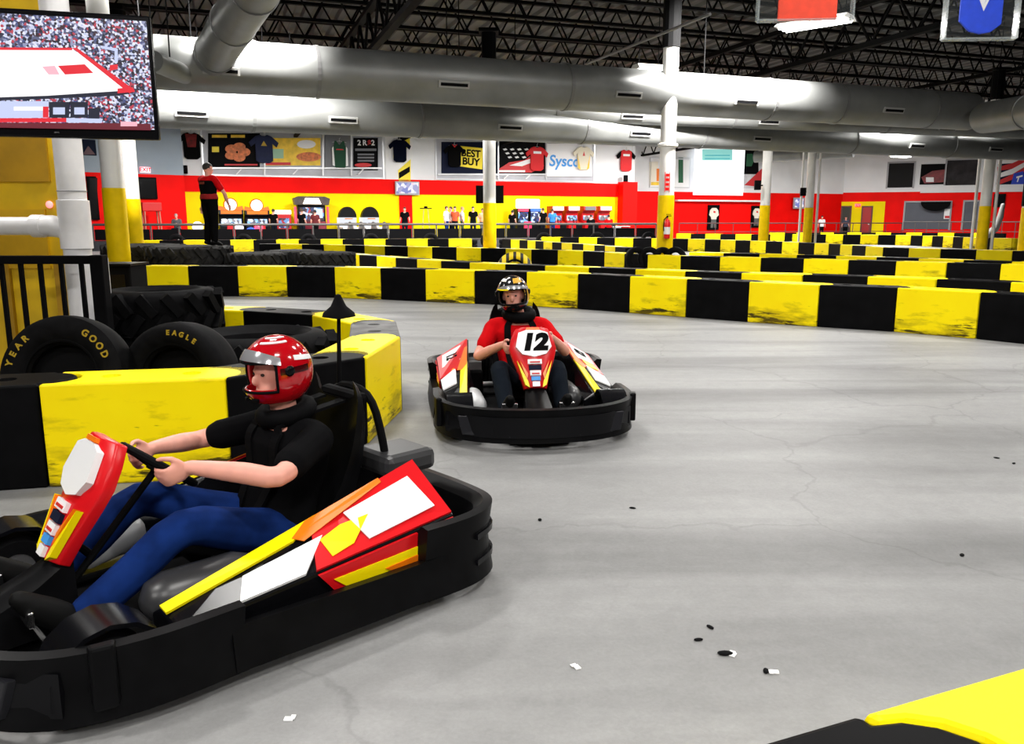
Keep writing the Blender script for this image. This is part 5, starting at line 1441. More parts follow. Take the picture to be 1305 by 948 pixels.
def person(label, J, loc, rz, shirt_m, pants_m, shoe_m, hair_m=None, skin=SKIN, vox=.012, sleeve=.6, fingers=True, extra=None, group=None, face=True, clothvox=None, hairlong=False):
    o = thing('person', label, 'person', loc, rz, group)
    cv = clothvox or vox * 1.3
    mb = MB()
    loft(mb, torso_secs(J))
    nk = V(J['neck']); hd = V(J['head'])
    limb(mb, [nk - (hd - nk) * .3, nk, nk.lerp(hd, .6)], [.06, .055, .055], 12, 2)
    fw = V(J.get('look', (1, 0, 0)))
    M = head_mesh(mb, hd, fw, J.get('headup', (hd - nk)), J.get('hs', 1.0))
    for s in 'LR':
        sh, el, wr = V(J['sho' + s]), V(J['elb' + s]), V(J['wri' + s])
        limb(mb, [nk.lerp(sh, .4) - V((0, 0, .03)), sh, sh.lerp(el, .5), el, el.lerp(wr, .4), wr], [.06, .056, .048, .040, .041, .027], 12, 3)
        hd_ = V(J.get('hand' + s, (wr - el))).normalized()
        pn = V(J.get('palm' + s, (0, -1 if s == 'L' else 1, 0)))
        pn = (pn - hd_ * pn.dot(hd_)).normalized()
        ts = V(J.get('thumb' + s, (0, 0, 1))); ts = (ts - hd_ * ts.dot(hd_) - pn * ts.dot(pn)).normalized()
        if fingers:
            hand(mb, wr, hd_, pn, ts, J.get('curl', .5))
        else:
            mb.ball(None, (.085, .03, .045), 8, 6, basis(hd_, pn, ts, wr + hd_ * .06))
        hp, kn, an = V(J['hip' + s]), V(J['kne' + s]), V(J['ank' + s])
        limb(mb, [hp, hp.lerp(kn, .5), kn, kn.lerp(an, .35), an], [.085, .075, .055, .055, .038], 12, 3)
        td = V(J.get('toe' + s, (1, 0, -.15))).normalized()
        limb(mb, [an, an + td * .06 - V((0, 0, .03)), an + td * .15 - V((0, 0, .035))], [.036, .036, .028], 8, 2)
    body = mb.mesh('body', skin, remesh=vox)
    link('body', body, o)
    # shirt
    mb = MB()
    loft(mb, torso_secs(J, .014)[1:7])
    for s in 'LR':
        sh, el, wr = V(J['sho' + s]), V(J['elb' + s]), V(J['wri' + s])
        path = [nk.lerp(sh, .45) - V((0, 0, .03)), sh]
        rad = [.073, .073]
        if sleeve <= 1:
            path += [sh.lerp(el, sleeve * .5), sh.lerp(el, sleeve)]; rad += [.068, .066]
        else:
            path += [sh.lerp(el, .5), el, el.lerp(wr, .5), el.lerp(wr, .92)]; rad += [.064, .056, .052, .044]
        limb(mb, path, rad, 12, 3)
    link('shirt', mb.mesh('shirt', shirt_m, remesh=cv), o)
    # trousers
    mb = MB()
    loft(mb, torso_secs(J, .010)[:3])
    for s in 'LR':
        hp, kn, an = V(J['hip' + s]), V(J['kne' + s]), V(J['ank' + s])
        limb(mb, [hp + (hp - kn).normalized() * .02, hp.lerp(kn, .5), kn, kn.lerp(an, .5), kn.lerp(an, .95)], [x * J.get('bag', 1.0) for x in (.098, .088, .070, .066, .060)], 12, 3)
    link('trousers', mb.mesh('trousers', pants_m, remesh=cv), o)
    for s in 'LR':
        an = V(J['ank' + s]); td = V(J.get('toe' + s, (1, 0, -.15))).normalized()
        mb = MB()
        dn = V(J.get('sole', (0, 0, -1)))
        limb(mb, [an - td * .05 + dn * .035, an + td * .05 + dn * .03, an + td * .13 + dn * .045, an + td * .19 + dn * .05], [.045, .052, .046, .032], 10, 3)
        limb(mb, [an, an + dn * .03], [.045, .05], 10, 2)
        link('shoe', mb.mesh('shoe', shoe_m, remesh=cv), o)
    if face:
        for q in (-1, 1):
            MB().ball(None, (.008, .010, .0065), 10, 8, M @ Matrix.Translation((.085, q * .030, .012))).build('eye', mat('eye_dark', (.02, .015, .012), .2), o, smooth=True)
        MB().ball(None, (.006, .024, .005), 10, 6, M @ Matrix.Translation((.100, 0, -.057))).build('mouth', mat('lip', rgb(150, 60, 60), .5), o, smooth=True)
    if hair_m:
        mb = MB()
        s = J.get('hs', 1.0)
        mb.ball(None, (.106 * s, .086 * s, .100 * s), 20, 12, M @ Matrix.Translation((-.016 * s, 0, .046 * s)))
        if hairlong: mb.ball(None, (.06, .08, .14), 14, 10, M @ Matrix.Translation((-.07, 0, -.06)))
        bmx = mb.bm
        # keep the hair above the brow and behind the face
        inv = M.inverted()
        dead = [v for v in bmx.verts if (inv @ v.co).x > .045 * s and (inv @ v.co).z < .055 * s]
        bmesh.ops.delete(bmx, geom=dead, context='VERTS')
        link('hair', mb.mesh('hair', hair_m, smooth=True), o)
    if extra: extra(o, M, J)
    return o

HAIR_D = mat('hair_dark', (.012, .009, .007), .7); HAIR_B = mat('hair_brown', (.06, .03, .015), .7); HAIR_G = mat('hair_grey', (.35, .34, .33), .7); HAIR_F = mat('hair_fair', (.35, .22, .09), .7)
CL_BLACK = mat('cloth_black', (.003, .003, .0035), .9, spec=.05); CL_RED = mat('cloth_red', rgb(196, 8, 16), .9, var=.12, vscale=8, spec=.08); CL_JEANS = mat('cloth_jeans', rgb(14, 38, 92), .9, spec=.08, var=.35, vscale=9)
CL_WHITE = mat('cloth_white', (.75, .75, .77), .85); CL_GREY = mat('cloth_grey', (.10, .10, .11), .9); CL_BLUE = mat('cloth_blue', rgb(40, 120, 200), .85); CL_DKJEANS = mat('cloth_dark_jeans', (.006, .009, .014), .9, spec=.05)
CL_GREEN = mat('cloth_green', rgb(60, 80, 50), .9); CL_ORANGE = mat('cloth_orange', rgb(220, 80, 40), .85)
SHOE_D = mat('shoe_dark', (.004, .004, .004), .6, spec=.1); SHOE_W = mat('shoe_pale', (.6, .6, .6), .6)

def stand(h=1.75, armL=(.02, .27, .95), armR=(.02, -.27, .95), lean=0.0):
    k = h / 1.75
    J = dict(pelvis=(0, 0, .95), chest=(-.01 + lean * .3, 0, 1.25), neck=(-.01 + lean * .6, 0, 1.47), head=(.02 + lean * .7, 0, 1.615),
             shoL=(-.01 + lean * .55, .185, 1.41), shoR=(-.01 + lean * .55, -.185, 1.41), elbL=(-.04, .25, 1.13), elbR=(-.04, -.25, 1.13), wriL=armL, wriR=armR,
             hipL=(0, .09, .90), hipR=(0, -.09, .90), kneL=(.02, .10, .49), kneR=(.02, -.10, .49), ankL=(-.02, .11, .085), ankR=(-.02, -.11, .085), look=(1, 0, -.05))
    return {a: (tuple(x * k for x in b) if isinstance(b, tuple) and a != 'look' else b) for a, b in J.items()}
def sit(armf=.35, lean=.05):
    return dict(pelvis=(0, 0, .55), chest=(.02 + lean * .4, 0, .85), neck=(.03 + lean * .8, 0, 1.07), head=(.06 + lean, 0, 1.215), shoL=(.03 + lean * .8, .185, 1.01), shoR=(.03 + lean * .8, -.185, 1.01),
                elbL=(.12, .25, .77), elbR=(.12, -.25, .77), wriL=(armf, .15, .80), wriR=(armf, -.15, .80), hipL=(0, .09, .52), hipR=(0, -.09, .52), kneL=(.43, .12, .53), kneR=(.43, -.12, .53),
                ankL=(.42, .12, .09), ankR=(.42, -.12, .09), look=(1, 0, -.1))

# the marshal on the tyres, back to the camera
J = stand(1.72, armL=(.05, .30, .82), armR=(.30, -.26, .86))
J['elbR'] = (.14, -.30, 1.10); J['elbL'] = (.10, .26, 1.12); J['look'] = (.9, -.5, 0)
J['kneL'] = (.02, .09, .48); J['kneR'] = (.02, -.09, .48)
q = at(267, 313, 17.75)
def vest(o, M, J):
    mb = MB(); S = torso_secs(J, .024)
    loft(mb, S[5:8] if False else [S[5], S[6], S[7]])
    nk = V(J['neck'])
    for s in 'LR':
        sh, el = V(J['sho' + s]), V(J['elb' + s])
        limb(mb, [nk.lerp(sh, .45) - V((0, 0, .03)), sh, sh.lerp(el, .3), sh.lerp(el, .66)], [.080, .080, .077, .075], 12, 3)
    link('red_yoke_and_sleeves', mb.mesh('red_yoke_and_sleeves', CL_RED, remesh=.018), o)
    mb = MB(); loft(mb, [(c, l, f, a * 1.02, b * 1.05) for c, l, f, a, b in torso_secs(J, .018)[2:4]])
    link('red_waist', mb.mesh('red_waist', mat('cloth_dull_red', rgb(150, 14, 18), .9), remesh=.018), o)
    MB().box((-.172, 0, 1.30), (.012, .14, .05)).build('back_lettering_patch', mat('patch_red', rgb(120, 40, 20), .8), o)
J['bag'] = 1.22; J['build'] = 1.08
person('person in red and black shirt and black trousers standing on tractor tyres, back turned', J, (-6.5, 17.9, .4775 * 2 + .012), R(62), CL_BLACK, CL_BLACK, SHOE_D, HAIR_D, vox=.014, extra=vest, face=True)

# people in the arcade behind the fence
far = [
    ('person with grey hair and dark jacket sitting before the red wall at left', 'sit', 226, 2.2, -90, CL_GREY, CL_DKJEANS, HAIR_G, 2.0),
    ('person in black leaning at the arcade racer by the prize machine', 'stand', 349, 2.6, 80, CL_BLACK, CL_DKJEANS, HAIR_D, 1.6),
    ('person in dark red standing in front of the tall dance machine', 'stand', 402, 3.4, 95, mat('cloth_maroon', rgb(90, 14, 20), .85), CL_BLACK, HAIR_D, 1.55),
    ('person in dark clothes standing at the dance machine, left side', 'stand', 385, 3.6, 70, CL_BLACK, CL_DKJEANS, HAIR_B, 1.6),
    ('person in black standing in front of the red pilaster under the small television', 'stand', 516, 3.0, -90, CL_BLACK, CL_DKJEANS, HAIR_D, 1.75),
    ('person in white shirt and jeans, leftmost of the group behind the fence', 'stand', 569, 3.8, -20, CL_WHITE, CL_JEANS, HAIR_B, 1.85),
    ('person with brown hair in a grey top behind the fence, second in the group', 'stand', 575, 2.6, 200, CL_WHITE, CL_DKJEANS, HAIR_B, 2.0),
    ('person in orange behind the fence, in the middle of the group', 'stand', 580, 3.4, -110, CL_ORANGE, CL_DKJEANS, HAIR_D, 1.9),
    ('person in pale shirt turned sideways, right of the one in orange', 'stand', 589, 3.0, 10, CL_WHITE, CL_GREEN, HAIR_F, 1.8),
    ('person with dark hair and black top left of the middle column', 'stand', 603, 3.6, -95, CL_BLACK, CL_DKJEANS, HAIR_D, 1.8),
    ('person in pale orange close to the left side of the middle column', 'stand', 615, 3.0, -60, mat('cloth_peach', rgb(230, 160, 120), .85), CL_GREY, HAIR_B, 1.7),
    ('person in dark clothes left of the twin racing machine', 'stand', 653, 3.0, 60, CL_BLACK, CL_DKJEANS, HAIR_D, 1.6),
    ('person in black right of the twin racing machine', 'stand', 692, 2.6, 120, CL_BLACK, CL_DKJEANS, HAIR_B, 1.75),
    ('person in blue shirt at the leftmost red-topped racer', 'stand', 704, 3.0, 80, CL_BLUE, CL_JEANS, HAIR_B, 1.7),
    ('person in black at the third red-topped racer', 'sit', 753, 3.2, 85, CL_BLACK, CL_DKJEANS, HAIR_D, 1.0),
    ('person in dark red at the racer nearest the pilaster', 'sit', 776, 3.2, 95, CL_RED, CL_BLACK, HAIR_D, 1.0),
]
STD = {}
for lab, pose, px, back, deg, sm, pm, hm, h in far:
    p = fpos(px, back)
    J = stand(min(h, 1.8)) if pose == 'stand' else sit()
    z = H_PLAT + .012
    if pose == 'sit':
        z = H_PLAT + .012
        st = thing('stool', 'round dark stool under the %s' % lab.split(' at ')[0].split(' sitting')[0], 'stool', (p.x, p.y, H_PLAT), 0)
        MB().lathe([(0.0, .37), (.17, .37), (.18, .40), (.17, .44), (.0, .44)], 16).build('seat', MATTE_BLACK, st); MB().tube([(0, 0, 0), (0, 0, .38)], .035, 8).build('stem', STEEL, st); MB().lathe([(.0, 0), (.2, 0), (.19, .02), (.0, .03)], 16).build('base', STEEL, st)
    person(lab, J, (p.x, p.y, z), R(deg), sm, pm, SHOE_D, hm, vox=.022, fingers=True, face=False, clothvox=.026)
p = V((*ground(1047.5, 65), 0))
person('person in white shirt standing before the red wall at far right', stand(1.8), (p.x, p.y, .012), R(-90), CL_WHITE, CL_BLACK, SHOE_D, HAIR_D, vox=.024, face=False, clothvox=.028)
p = V((*ground(1078, 66), 0))
person('person in dark blue standing in front of the dark door of the yellow wall', stand(1.75), (p.x, p.y, .012), R(-100), mat('cloth_slate', (.04, .05, .08), .9), CL_BLACK, SHOE_D, HAIR_D, vox=.024, face=False, clothvox=.028)
# ------------------------------------------------------------------ go-karts
def sidepod_surf(x, t, s):
    """a point on the kart's side body: x along the kart, t 0 inner top edge, 1 outer edge, 2 low outer; s side"""
    k = (x + .72)
    zi = .505 - .24 * k; zo = .335 - .10 * k; yi = .385 + .075 * k; yo = .655 - .02 * k * k
    if t <= 1: return V((x, s * (yi + (yo - yi) * t), zi + (zo - zi) * t))
    return V((x, s * (yo - .02 * (t - 1)), zo + (.14 - zo) * (t - 1)))
PAD = mat('pad_grey', (.012, .012, .015), .35, spec=.25)
def kart(label, number, loc, rz, whip=False):
    o = thing('go_kart', label, 'go-kart', loc, rz)
    # tray and tubes
    MB().prism([(.86, .20), (.86, -.20), (.55, -.34), (-.85, -.36), (-.85, .36), (.55, .34)], .055, .07).build('floor_tray', MATTE_BLACK, o)
    f = MB()
    for s in (-1, 1):
        f.tube(smooth_path([(.80, s * .16, .09), (.5, s * .30, .09), (-.1, s * .34, .09), (-.85, s * .34, .10)], 4), .017, 8)
    for x in (.55, .15, -.45, -.8): f.tube([(x, -.34, .09), (x, .34, .09)], .015, 8)
    f.build('chassis_tubes', DARK_STEEL, o, smooth=True)
    # perimeter bumpers: rounded plastic bands
    def band(name, path, prof, m=BLACK_PLASTIC):
        P = smooth_path(path, 5)
        rings = []
        n = len(P)
        for i in range(n):
            a = V(P[max(i - 1, 0)]); b = V(P[min(i + 1, n - 1)])
            t = (b - a); t.z = 0; t.normalize()
            out = V((t.y, -t.x, 0))
            c = V(P[i])
            rings.append([c + out * u + V((0, 0, z)) for u, z in prof])
        return MB().ring_bridge(rings).build(name, m, o, smooth=True)
    prof = [(-.05, .055), (.0, .05), (.035, .08), (.045, .16), (.03, .25), (-.01, .285), (-.05, .28), (-.03, .16)]
    band('front_bumper', [(.18, .66, 0), (.48, .66, 0), (.72, .58, 0), (.88, .38, 0), (.945, .12, 0), (.945, -.12, 0), (.88, -.38, 0), (.72, -.58, 0), (.48, -.66, 0), (.18, -.66, 0)], prof)
    # recessed front face of the bumper
    band('bumper_face', [(.70, .63, .02), (.905, .40, .02), (.975, .12, .02), (.975, -.12, .02), (.905, -.40, .02), (.70, -.63, .02)], [(-.02, .07), (.018, .08), (.03, .14), (.018, .20), (-.02, .21)], GLOSS_BLACK)
    for s in (-1, 1):
        q = [(.955, s * .22, .09), (.83, s * .53, .09), (.80, s * .56, .215), (.925, s * .20, .225)]
        MB().slab(q if s > 0 else q[::-1], .03).build('bumper_pad', PAD, o, bevel=.006)
        MB().prism([(.56, s * .675), (.64, s * .66), (.645, s * .70), (.58, s * .715)], .10, .30).build('bumper_corner_fin', BLACK_PLASTIC, o, bevel=.01)
    for s in (-1, 1):
        path = [(-.66, s * .685, 0), (-.3, s * .685, 0), (.22, s * .665, 0)]
        if s < 0: path = path[::-1]
        band('side_bumper', path if s > 0 else path, [(-.05 * 1, .06), (.0, .05), (.03, .09), (.035, .15), (.02, .2), (-.03, .21)] )
    rp = [(-.02, .0)]
    prof_r = [(-.05, .05), (.0, .045), (.035, .09), (.045, .2), (.03, .31), (-.01, .345), (-.05, .34), (-.03, .2)]
    band('rear_bumper', [(-.55, -.68, 0), (-.78, -.68, 0), (-.93, -.60, 0), (-.98, -.42, 0), (-.99, 0, 0), (-.98, .42, 0), (-.93, .60, 0), (-.78, .68, 0), (-.55, .68, 0)], prof_r)
    for z in (.13, .24):
        band('rear_bumper_rib', [(-.80, -.715, z), (-.95, -.635, z), (-1.015, -.42, z), (-1.025, 0, z), (-1.015, .42, z), (-.95, .635, z), (-.80, .715, z)], [(-.012, -.012), (.012, -.008), (.014, .008), (-.012, .012)], GLOSS_BLACK)
    # wheels
    for (x, s, rr, w) in ((.56, 1, .132, .13), (.56, -1, .132, .13), (-.60, 1, .142, .20), (-.60, -1, .142, .20)):
        M = Matrix.Translation((x, s * (.55 if x > 0 else .53), rr)) @ Matrix.Rotation(PI / 2, 4, 'X')
        t = MB().lathe([(rr * .5, -w / 2), (rr * .88, -w / 2), (rr, -w * .36), (rr, w * .36), (rr * .88, w / 2), (rr * .5, w / 2)], 28, M, closed=True).build('tyre', RUBBER, o, smooth=True)
        MB().lathe([(.02, -w * .42), (rr * .48, -w * .46), (rr * .54, -w * .3), (rr * .54, w * .3), (rr * .48, w * .46), (.02, w * .42)], 20, M).build('rim', STEEL, t, smooth=True)
    MB().tube([(-.60, -.5, .142), (-.60, .5, .142)], .02, 10).build('rear_axle', STEEL, o)
    # side pods with printed panels
    for s in (-1, 1):
        xs = [-.74, -.5, -.2, .1, .36]
        rings = []
        for x in xs:
            r = [sidepod_surf(x, 0, s), sidepod_surf(x, 1, s), sidepod_surf(x, 2, s), V((x, s * .40, .11)), V((x, s * .38, .2))]
            rings.append(r)
        pod = MB().ring_bridge(rings).build('side_pod', GLOSS_BLACK, o, bevel=.012)
        def patch(pts, m, name, lift, th=.004, par=None):
            # pts (x, t) on the pod surface, split at t = 1
            q = [sidepod_surf(x, t, s) for x, t in pts]
            c = V((0, 0, 0))
            nrm = V((0, 0, 0))
            for i in range(len(q)): nrm += (q[i] - q[0]).cross(q[(i + 1) % len(q)] - q[0])
            nrm.normalize()
            if nrm.y * s < 0: nrm = -nrm; q = q[::-1]
            q = [p + nrm * lift for p in q]
            return MB().slab(q, th).build(name, m, par or o)
        pn = patch([(-.73, .03), (-.73, .97), (-.12, .97), (-.22, .03)], KART_RED, 'side_panel', .004, .008)
        patch([(-.73, 1.03), (-.73, 1.75), (-.20, 1.75), (-.12, 1.03)], KART_RED, 'lower_side_panel', .004, .008)
        patch([(-.25, .02), (-.12, .26), (.36, .34), (.36, .02)], KART_YELLOW, 'yellow_flash', .006, .008)
        patch([(-.22, .42), (-.08, .96), (.16, .96), (.10, .42)], WHITE_PLASTIC, 'white_flash', .006, .008)
        patch([(-.55, .02), (-.55, .10), (-.15, .36), (-.12, .20), (-.2, .02)], ORANGE, 'orange_line', .013, .003)
        patch([(-.20, .48), (-.30, .40), (-.42, .46), (-.30, .80), (-.2, .86)], KART_YELLOW, 'yellow_wedge', .013, .003)
        patch([(-.70, 1.35), (-.66, 1.7), (-.25, 1.72), (-.18, 1.3)], KART_YELLOW if s > 0 else KART_YELLOW, 'lower_yellow_stripe', .013, .003)
        patch([(-.72, 1.5), (-.72, 1.74), (-.45, 1.74), (-.40, 1.55)], ORANGE, 'lower_orange_stripe', .017, .003)
        pl = patch([(-.66, .22), (-.68, .80), (-.36, .84), (-.34, .24)], WHITE_PLASTIC, 'side_plate', .013, .004)
        if number:
            a, b_, c_ = sidepod_surf(-.67, .5, s), sidepod_surf(-.35, .5, s), sidepod_surf(-.5, .1, s)
            e = sidepod_surf(-.5, .9, s)
            U_ = (b_ - a).normalized() * (-1 if s > 0 else 1) * 1.0
            Vv = (c_ - e).normalized(); Vv = (Vv - U_ * Vv.dot(U_)).normalized()
            Nn = U_.cross(Vv)
            cc = sidepod_surf(-.51, .52, s) + Nn * .021
            text(o, number, .13, basis(U_, Vv, Nn, cc), MATTE_BLACK, .002, .25, .004, name='side_number')
    # nose fairing with number plate
    bot, top = V((.56, 0, .335)), V((.345, 0, .735))
    Vd = (top - bot); H = Vd.length; Vd.normalize(); Ud = V((0, 1, 0)); Nd = Ud.cross(Vd)
    M = basis(Ud, Vd, Nd, bot)
    half = [(0, .082), (.10, .105), (.22, .150), (.30, .172), (.38, .155), (H, .118)]
    def ol(f=1.0, y0=0.0, y1=H, hl=half):
        pts = [(w * f, h) for h, w in hl]
        return pts + [(-w * f, h) for h, w in hl[::-1]]
    fr = MB()
    rings = []
    for h, w in half:
        ring = [(-w, -.05), (-w * .98, -.01), (-w * .6, .018), (0, .03), (w * .6, .018), (w * .98, -.01), (w, -.05), (w * .5, -.045), (-w * .5, -.045)]
        rings.append([M @ V((u, h, n)) for u, n in ring])
    fr.ring_bridge(rings)
    nose = fr.build('nose_fairing', KART_RED, o, bevel=.006, smooth=True)
    def npanel(pts, m, name, lift=.032, th=.006):
        return MB().prism(pts, lift - .02, lift + th, M).build(name, m, nose)
    plate = npanel([(-.085, .245), (0, .225), (.085, .245), (.128, .30), (.105, .405), (.05, .425), (-.05, .425), (-.105, .405), (-.128, .30)], WHITE_PLASTIC, 'number_plate')
    if number:
        text(nose, number, .165, M @ Matrix.Translation((0, .328, .041)), MATTE_BLACK, .003, .2, .010, 1.15, name='number')
    for s in (-1, 1):
        npanel([(s * .125, .20), (s * .075, .02), (s * .045, .0), (s * .055, .05)], KART_YELLOW, 'yellow_flame', .022)
        npanel([(s * .105, .20), (s * .062, .06), (s * .052, .10)], ORANGE, 'orange_flame', .026)
    for k, (y0, y1, m) in enumerate(((.170, .205, p_white), (.128, .162, p_navy), (.085, .122, p_white), (.048, .078, p_blue), (.005, .040, WHITE_PLASTIC))):
        w = .05 - k * .006
        npanel([(-w, y0), (w, y0), (w, y1), (-w, y1)], m, 'sponsor_sticker', .033)
        if k in (0, 2): npanel([(-w * .7, y0 + .008), (w * .7, y0 + .008), (w * .7, y0 + .018), (-w * .7, y0 + .018)], p_red, 'sticker_bar', .036)
    npanel([(-.05, .428), (.05, .428), (.045, .445), (-.045, .445)], ORANGE, 'top_sticker', .030)
    # black beak from the fairing down to the bumper
    b = MB()
    rings = []
    for x, zt, w in ((.50, .37, .085), (.62, .30, .105), (.78, .235, .12), (.92, .21, .10)):
        rings.append([V((x, -w, .10)), V((x, -w * .8, zt - .03)), V((x, -w * .35, zt)), V((x, w * .35, zt)), V((x, w * .8, zt - .03)), V((x, w, .10))])
    b.ring_bridge(rings).build('nose_beak', BLACK_PLASTIC, o, smooth=True)
    MB().tube([(.42, -.02, .30), (.50, 0, .40), (.40, 0, .60)], .015, 8).build('fairing_stay', DARK_STEEL, o)
    # front wheel fenders
    for s in (-1, 1):
        rings = []
        for k in range(9):
            a = R(-10 + 25 * k)
            x = .56 + math.cos(a) * .165; z = .14 + math.sin(a) * .165
            rings.append([V((x, s * .45, z)), V((x, s * .63, z)), V((x * 1.0 + math.cos(a) * .015, s * .63, z + math.sin(a) * .015)), V((x + math.cos(a) * .015, s * .45, z + math.sin(a) * .015))])
        MB().ring_bridge(rings).build('front_fender', GLOSS_BLACK, o, smooth=True)
    # seat
    sp = smooth_path([(.06, .17, .16), (-.12, .19, .13), (-.32, .20, .14), (-.46, .21, .26), (-.55, .22, .46), (-.60, .20, .66), (-.61, .15, .74)], 3)
    rings = []
    for x, w, z in sp:
        rings.append([V((x, -w, z + .09)), V((x - .01, -w * .95, z + .02)), V((x, -w * .6, z)), V((x, w * .6, z)), V((x - .01, w * .95, z + .02)), V((x, w, z + .09)),
                      V((x - .02, w * 1.05, z + .06)), V((x - .035, w, z - .01)), V((x - .03, 0, z - .035)), V((x - .035, -w, z - .01)), V((x - .02, -w * 1.05, z + .06))])
    MB().ring_bridge(rings).build('seat', BLACK_PLASTIC, o, smooth=True)
    MB().box((-.655, 0, .66), (.07, .30, .22)).build('headrest', MATTE_BLACK, o, bevel=.025)
    MB().tube(smooth_path([(-.76, .22, .12), (-.72, .2, .55), (-.70, .12, .75), (-.70, -.12, .75), (-.72, -.2, .55), (-.76, -.22, .12)], 4), .018, 8).build('roll_hoop', DARK_STEEL, o, smooth=True)
    # steering
    ax = V((-.62, 0, .78)).normalized()
    Ms = basis(ax.cross(V((0, 1, 0))).normalized(), V((0, 1, 0)), ax, V((.16, 0, .59)))
    wl = MB().torus(None, .145, .015, 36, 8, Ms).build('steering_wheel', MATTE_BLACK, o, smooth=True)
    sp_ = MB()
    for a in (90, 210, 330):
        sp_.tube([Ms @ V((0, 0, -.02)), Ms @ V((.14 * math.cos(R(a)), .14 * math.sin(R(a)), 0))], .011, 6)
    sp_.tube([Ms @ V((0, 0, -.03)), Ms @ V((0, 0, .012))], .035, 16).build('steering_spokes', DARK_STEEL, wl)
    MB().tube([Ms @ V((0, 0, -.02)), V((.55, 0, .16))], .014, 8).build('steering_column', DARK_STEEL, o)
    # pedals
    for s in (-1, 1):
        pd = MB().tube([(.62, s * .20, .08), (.68, s * .20, .22)], .010, 8).build('pedal', CHROME, o)
        MB().box((.685, s * .20, .235), (.02, .11, .055)).build('pedal_plate', CHROME, pd, bevel=.005)
    # engine and tank
    e = MB().box((-.52, -.40, .20), (.30, .22, .20)).build('engine', DARK_STEEL, o, bevel=.02)
    for k in range(5): MB().box((-.64 + k * .055, -.40, .33), (.02, .2, .07)).build('cooling_fin', mat('fin_grey', (.2, .2, .2), .5, .5), e)
    MB().tube([(-.45, -.42, .30), (-.60, -.44, .38), (-.86, -.42, .40)], .04, 12).build('exhaust', STEEL, o, smooth=True)
    MB().tube([(.02, .30, .2), (.28, .30, .2)], .09, 16, round_ends=True).build('fuel_tank', mat('tank_grey', (.03, .03, .032), .35), o, smooth=True)
    MB().tube([(.16, -.42, .20), (.34, -.40, .17)], .075, 16, round_ends=True).build('battery_pod', mat('pod_grey', (.55, .56, .57), .3), o, smooth=True)
    MB().box((-.80, .18, .46), (.26, .26, .10)).build('engine_cover', mat('cover_grey', (.03, .03, .032), .4), o, bevel=.03)
    # seat belts
    for s in (-1, 1):
        pts = [(-.60, s * .09, .70), (-.45, s * .10, .725), (-.285, s * .105, .58), (-.20, s * .09, .40), (-.16, s * .05, .33)]
        if False: pass
    if whip:
        w = MB().tube([(-.70, -.10, .60), (-.70, -.10, .80), (-.71, -.10, 1.10)], [.014, .011, .008], 8).build('whip_pole', MATTE_BLACK, o)
        MB().lathe([(.0, 1.06), (.075, 1.075), (.07, 1.09), (.035, 1.12), (.012, 1.17), (.0, 1.175)], 16, Matrix.Translation((-.71, -.10, 0))).build('beacon', MATTE_BLACK, w, smooth=True)
    return o

def helmet(o, M, shell_m, trim_m, visor_up=True, stripes=None, vis=(25, 31, 37, 43)):
    """open-visor full-face helmet on head matrix M (x forward, y left, z up)"""
    s = 1.0
    bm = bmesh.new()
    bmesh.ops.create_uvsphere(bm, u_segments=48, v_segments=32, radius=1.0)
    dead = []
    for f in bm.faces:
        c = f.calc_center_median()
        az = math.degrees(math.atan2(c.y, c.x)); el = math.degrees(math.asin(max(-1, min(1, c.z / c.length))))
        if (abs(az) < 62 and -24 < el < 22) or el < -58: dead.append(f)
    bmesh.ops.delete(bm, geom=dead, context='FACES')
    for v in bm.verts:
        z = v.co.z
        jaw = 1.0 + (.12 * max(0, -z)) * (1 if v.co.x > 0 else .2)
        v.co = V((v.co.x * .152 * jaw, v.co.y * .130, v.co.z * .150 + .012))
    bmesh.ops.transform(bm, matrix=M, verts=bm.verts)
    me = bpy.data.meshes.new('h'); bm.to_mesh(me); bm.free()
    t = bpy.data.objects.new('t', me); COL.objects.link(t)
    md = t.modifiers.new('s', 'SOLIDIFY'); md.thickness = .018; md.offset = -1
    md = t.modifiers.new('u', 'SUBSURF'); md.levels = 1
    me2 = evaluated(t); bpy.data.objects.remove(t)
    me2.materials.clear(); me2.materials.append(shell_m)
    me2.polygons.foreach_set('use_smooth', [True] * len(me2.polygons)); me2.name = 'helmet'
    h = link('helmet', me2, o)
    # visor swung up over the brow, with pivot knobs
    vb = bmesh.new()
    def sh(az, el, r): return M @ V((.152 * r * math.cos(R(az)) * math.cos(R(el)), .130 * r * math.sin(R(az)) * math.cos(R(el)), .150 * r * math.sin(R(el)) + .012))
    els = vis
    rings = []
    for az in range(-70, 71, 10):
        ee = [e * (1 - .35 * (abs(az) / 70.0) ** 2) for e in els]
        rings.append([sh(az, e, 1.06) for e in ee] + [sh(az, e, 1.03) for e in ee[::-1]])
    mbv = MB().ring_bridge(rings)
    link('visor', mbv.mesh('visor', trim_m, smooth=True), h)
    for q in (-1, 1):
        MB().ball(None, (.022, .010, .022), 12, 8, M @ Matrix.Translation((.02, q * .132, .03))).build('visor_knob', GLOSS_BLACK, h, smooth=True)
    # chin vents and rim of the eye opening
    pts = [sh(az, 22, 1.015) for az in range(-62, 63, 6)] + [sh(62, e, 1.015) for e in range(16, -25, -8)] + [sh(az, -24, 1.02) for az in range(62, -63, -6)] + [sh(-62, e, 1.015) for e in range(-16, 23, 8)]
    MB().tube(pts, .006, 6).build('opening_rim', MATTE_BLACK, h, smooth=True)
    for az in (-16, 16):
        MB().tube([sh(az - 7, -36, 1.1), sh(az + 7, -36, 1.1)], .008, 6).build('chin_vent', MATTE_BLACK, h)
    if stripes: stripes(h, sh)
    return h
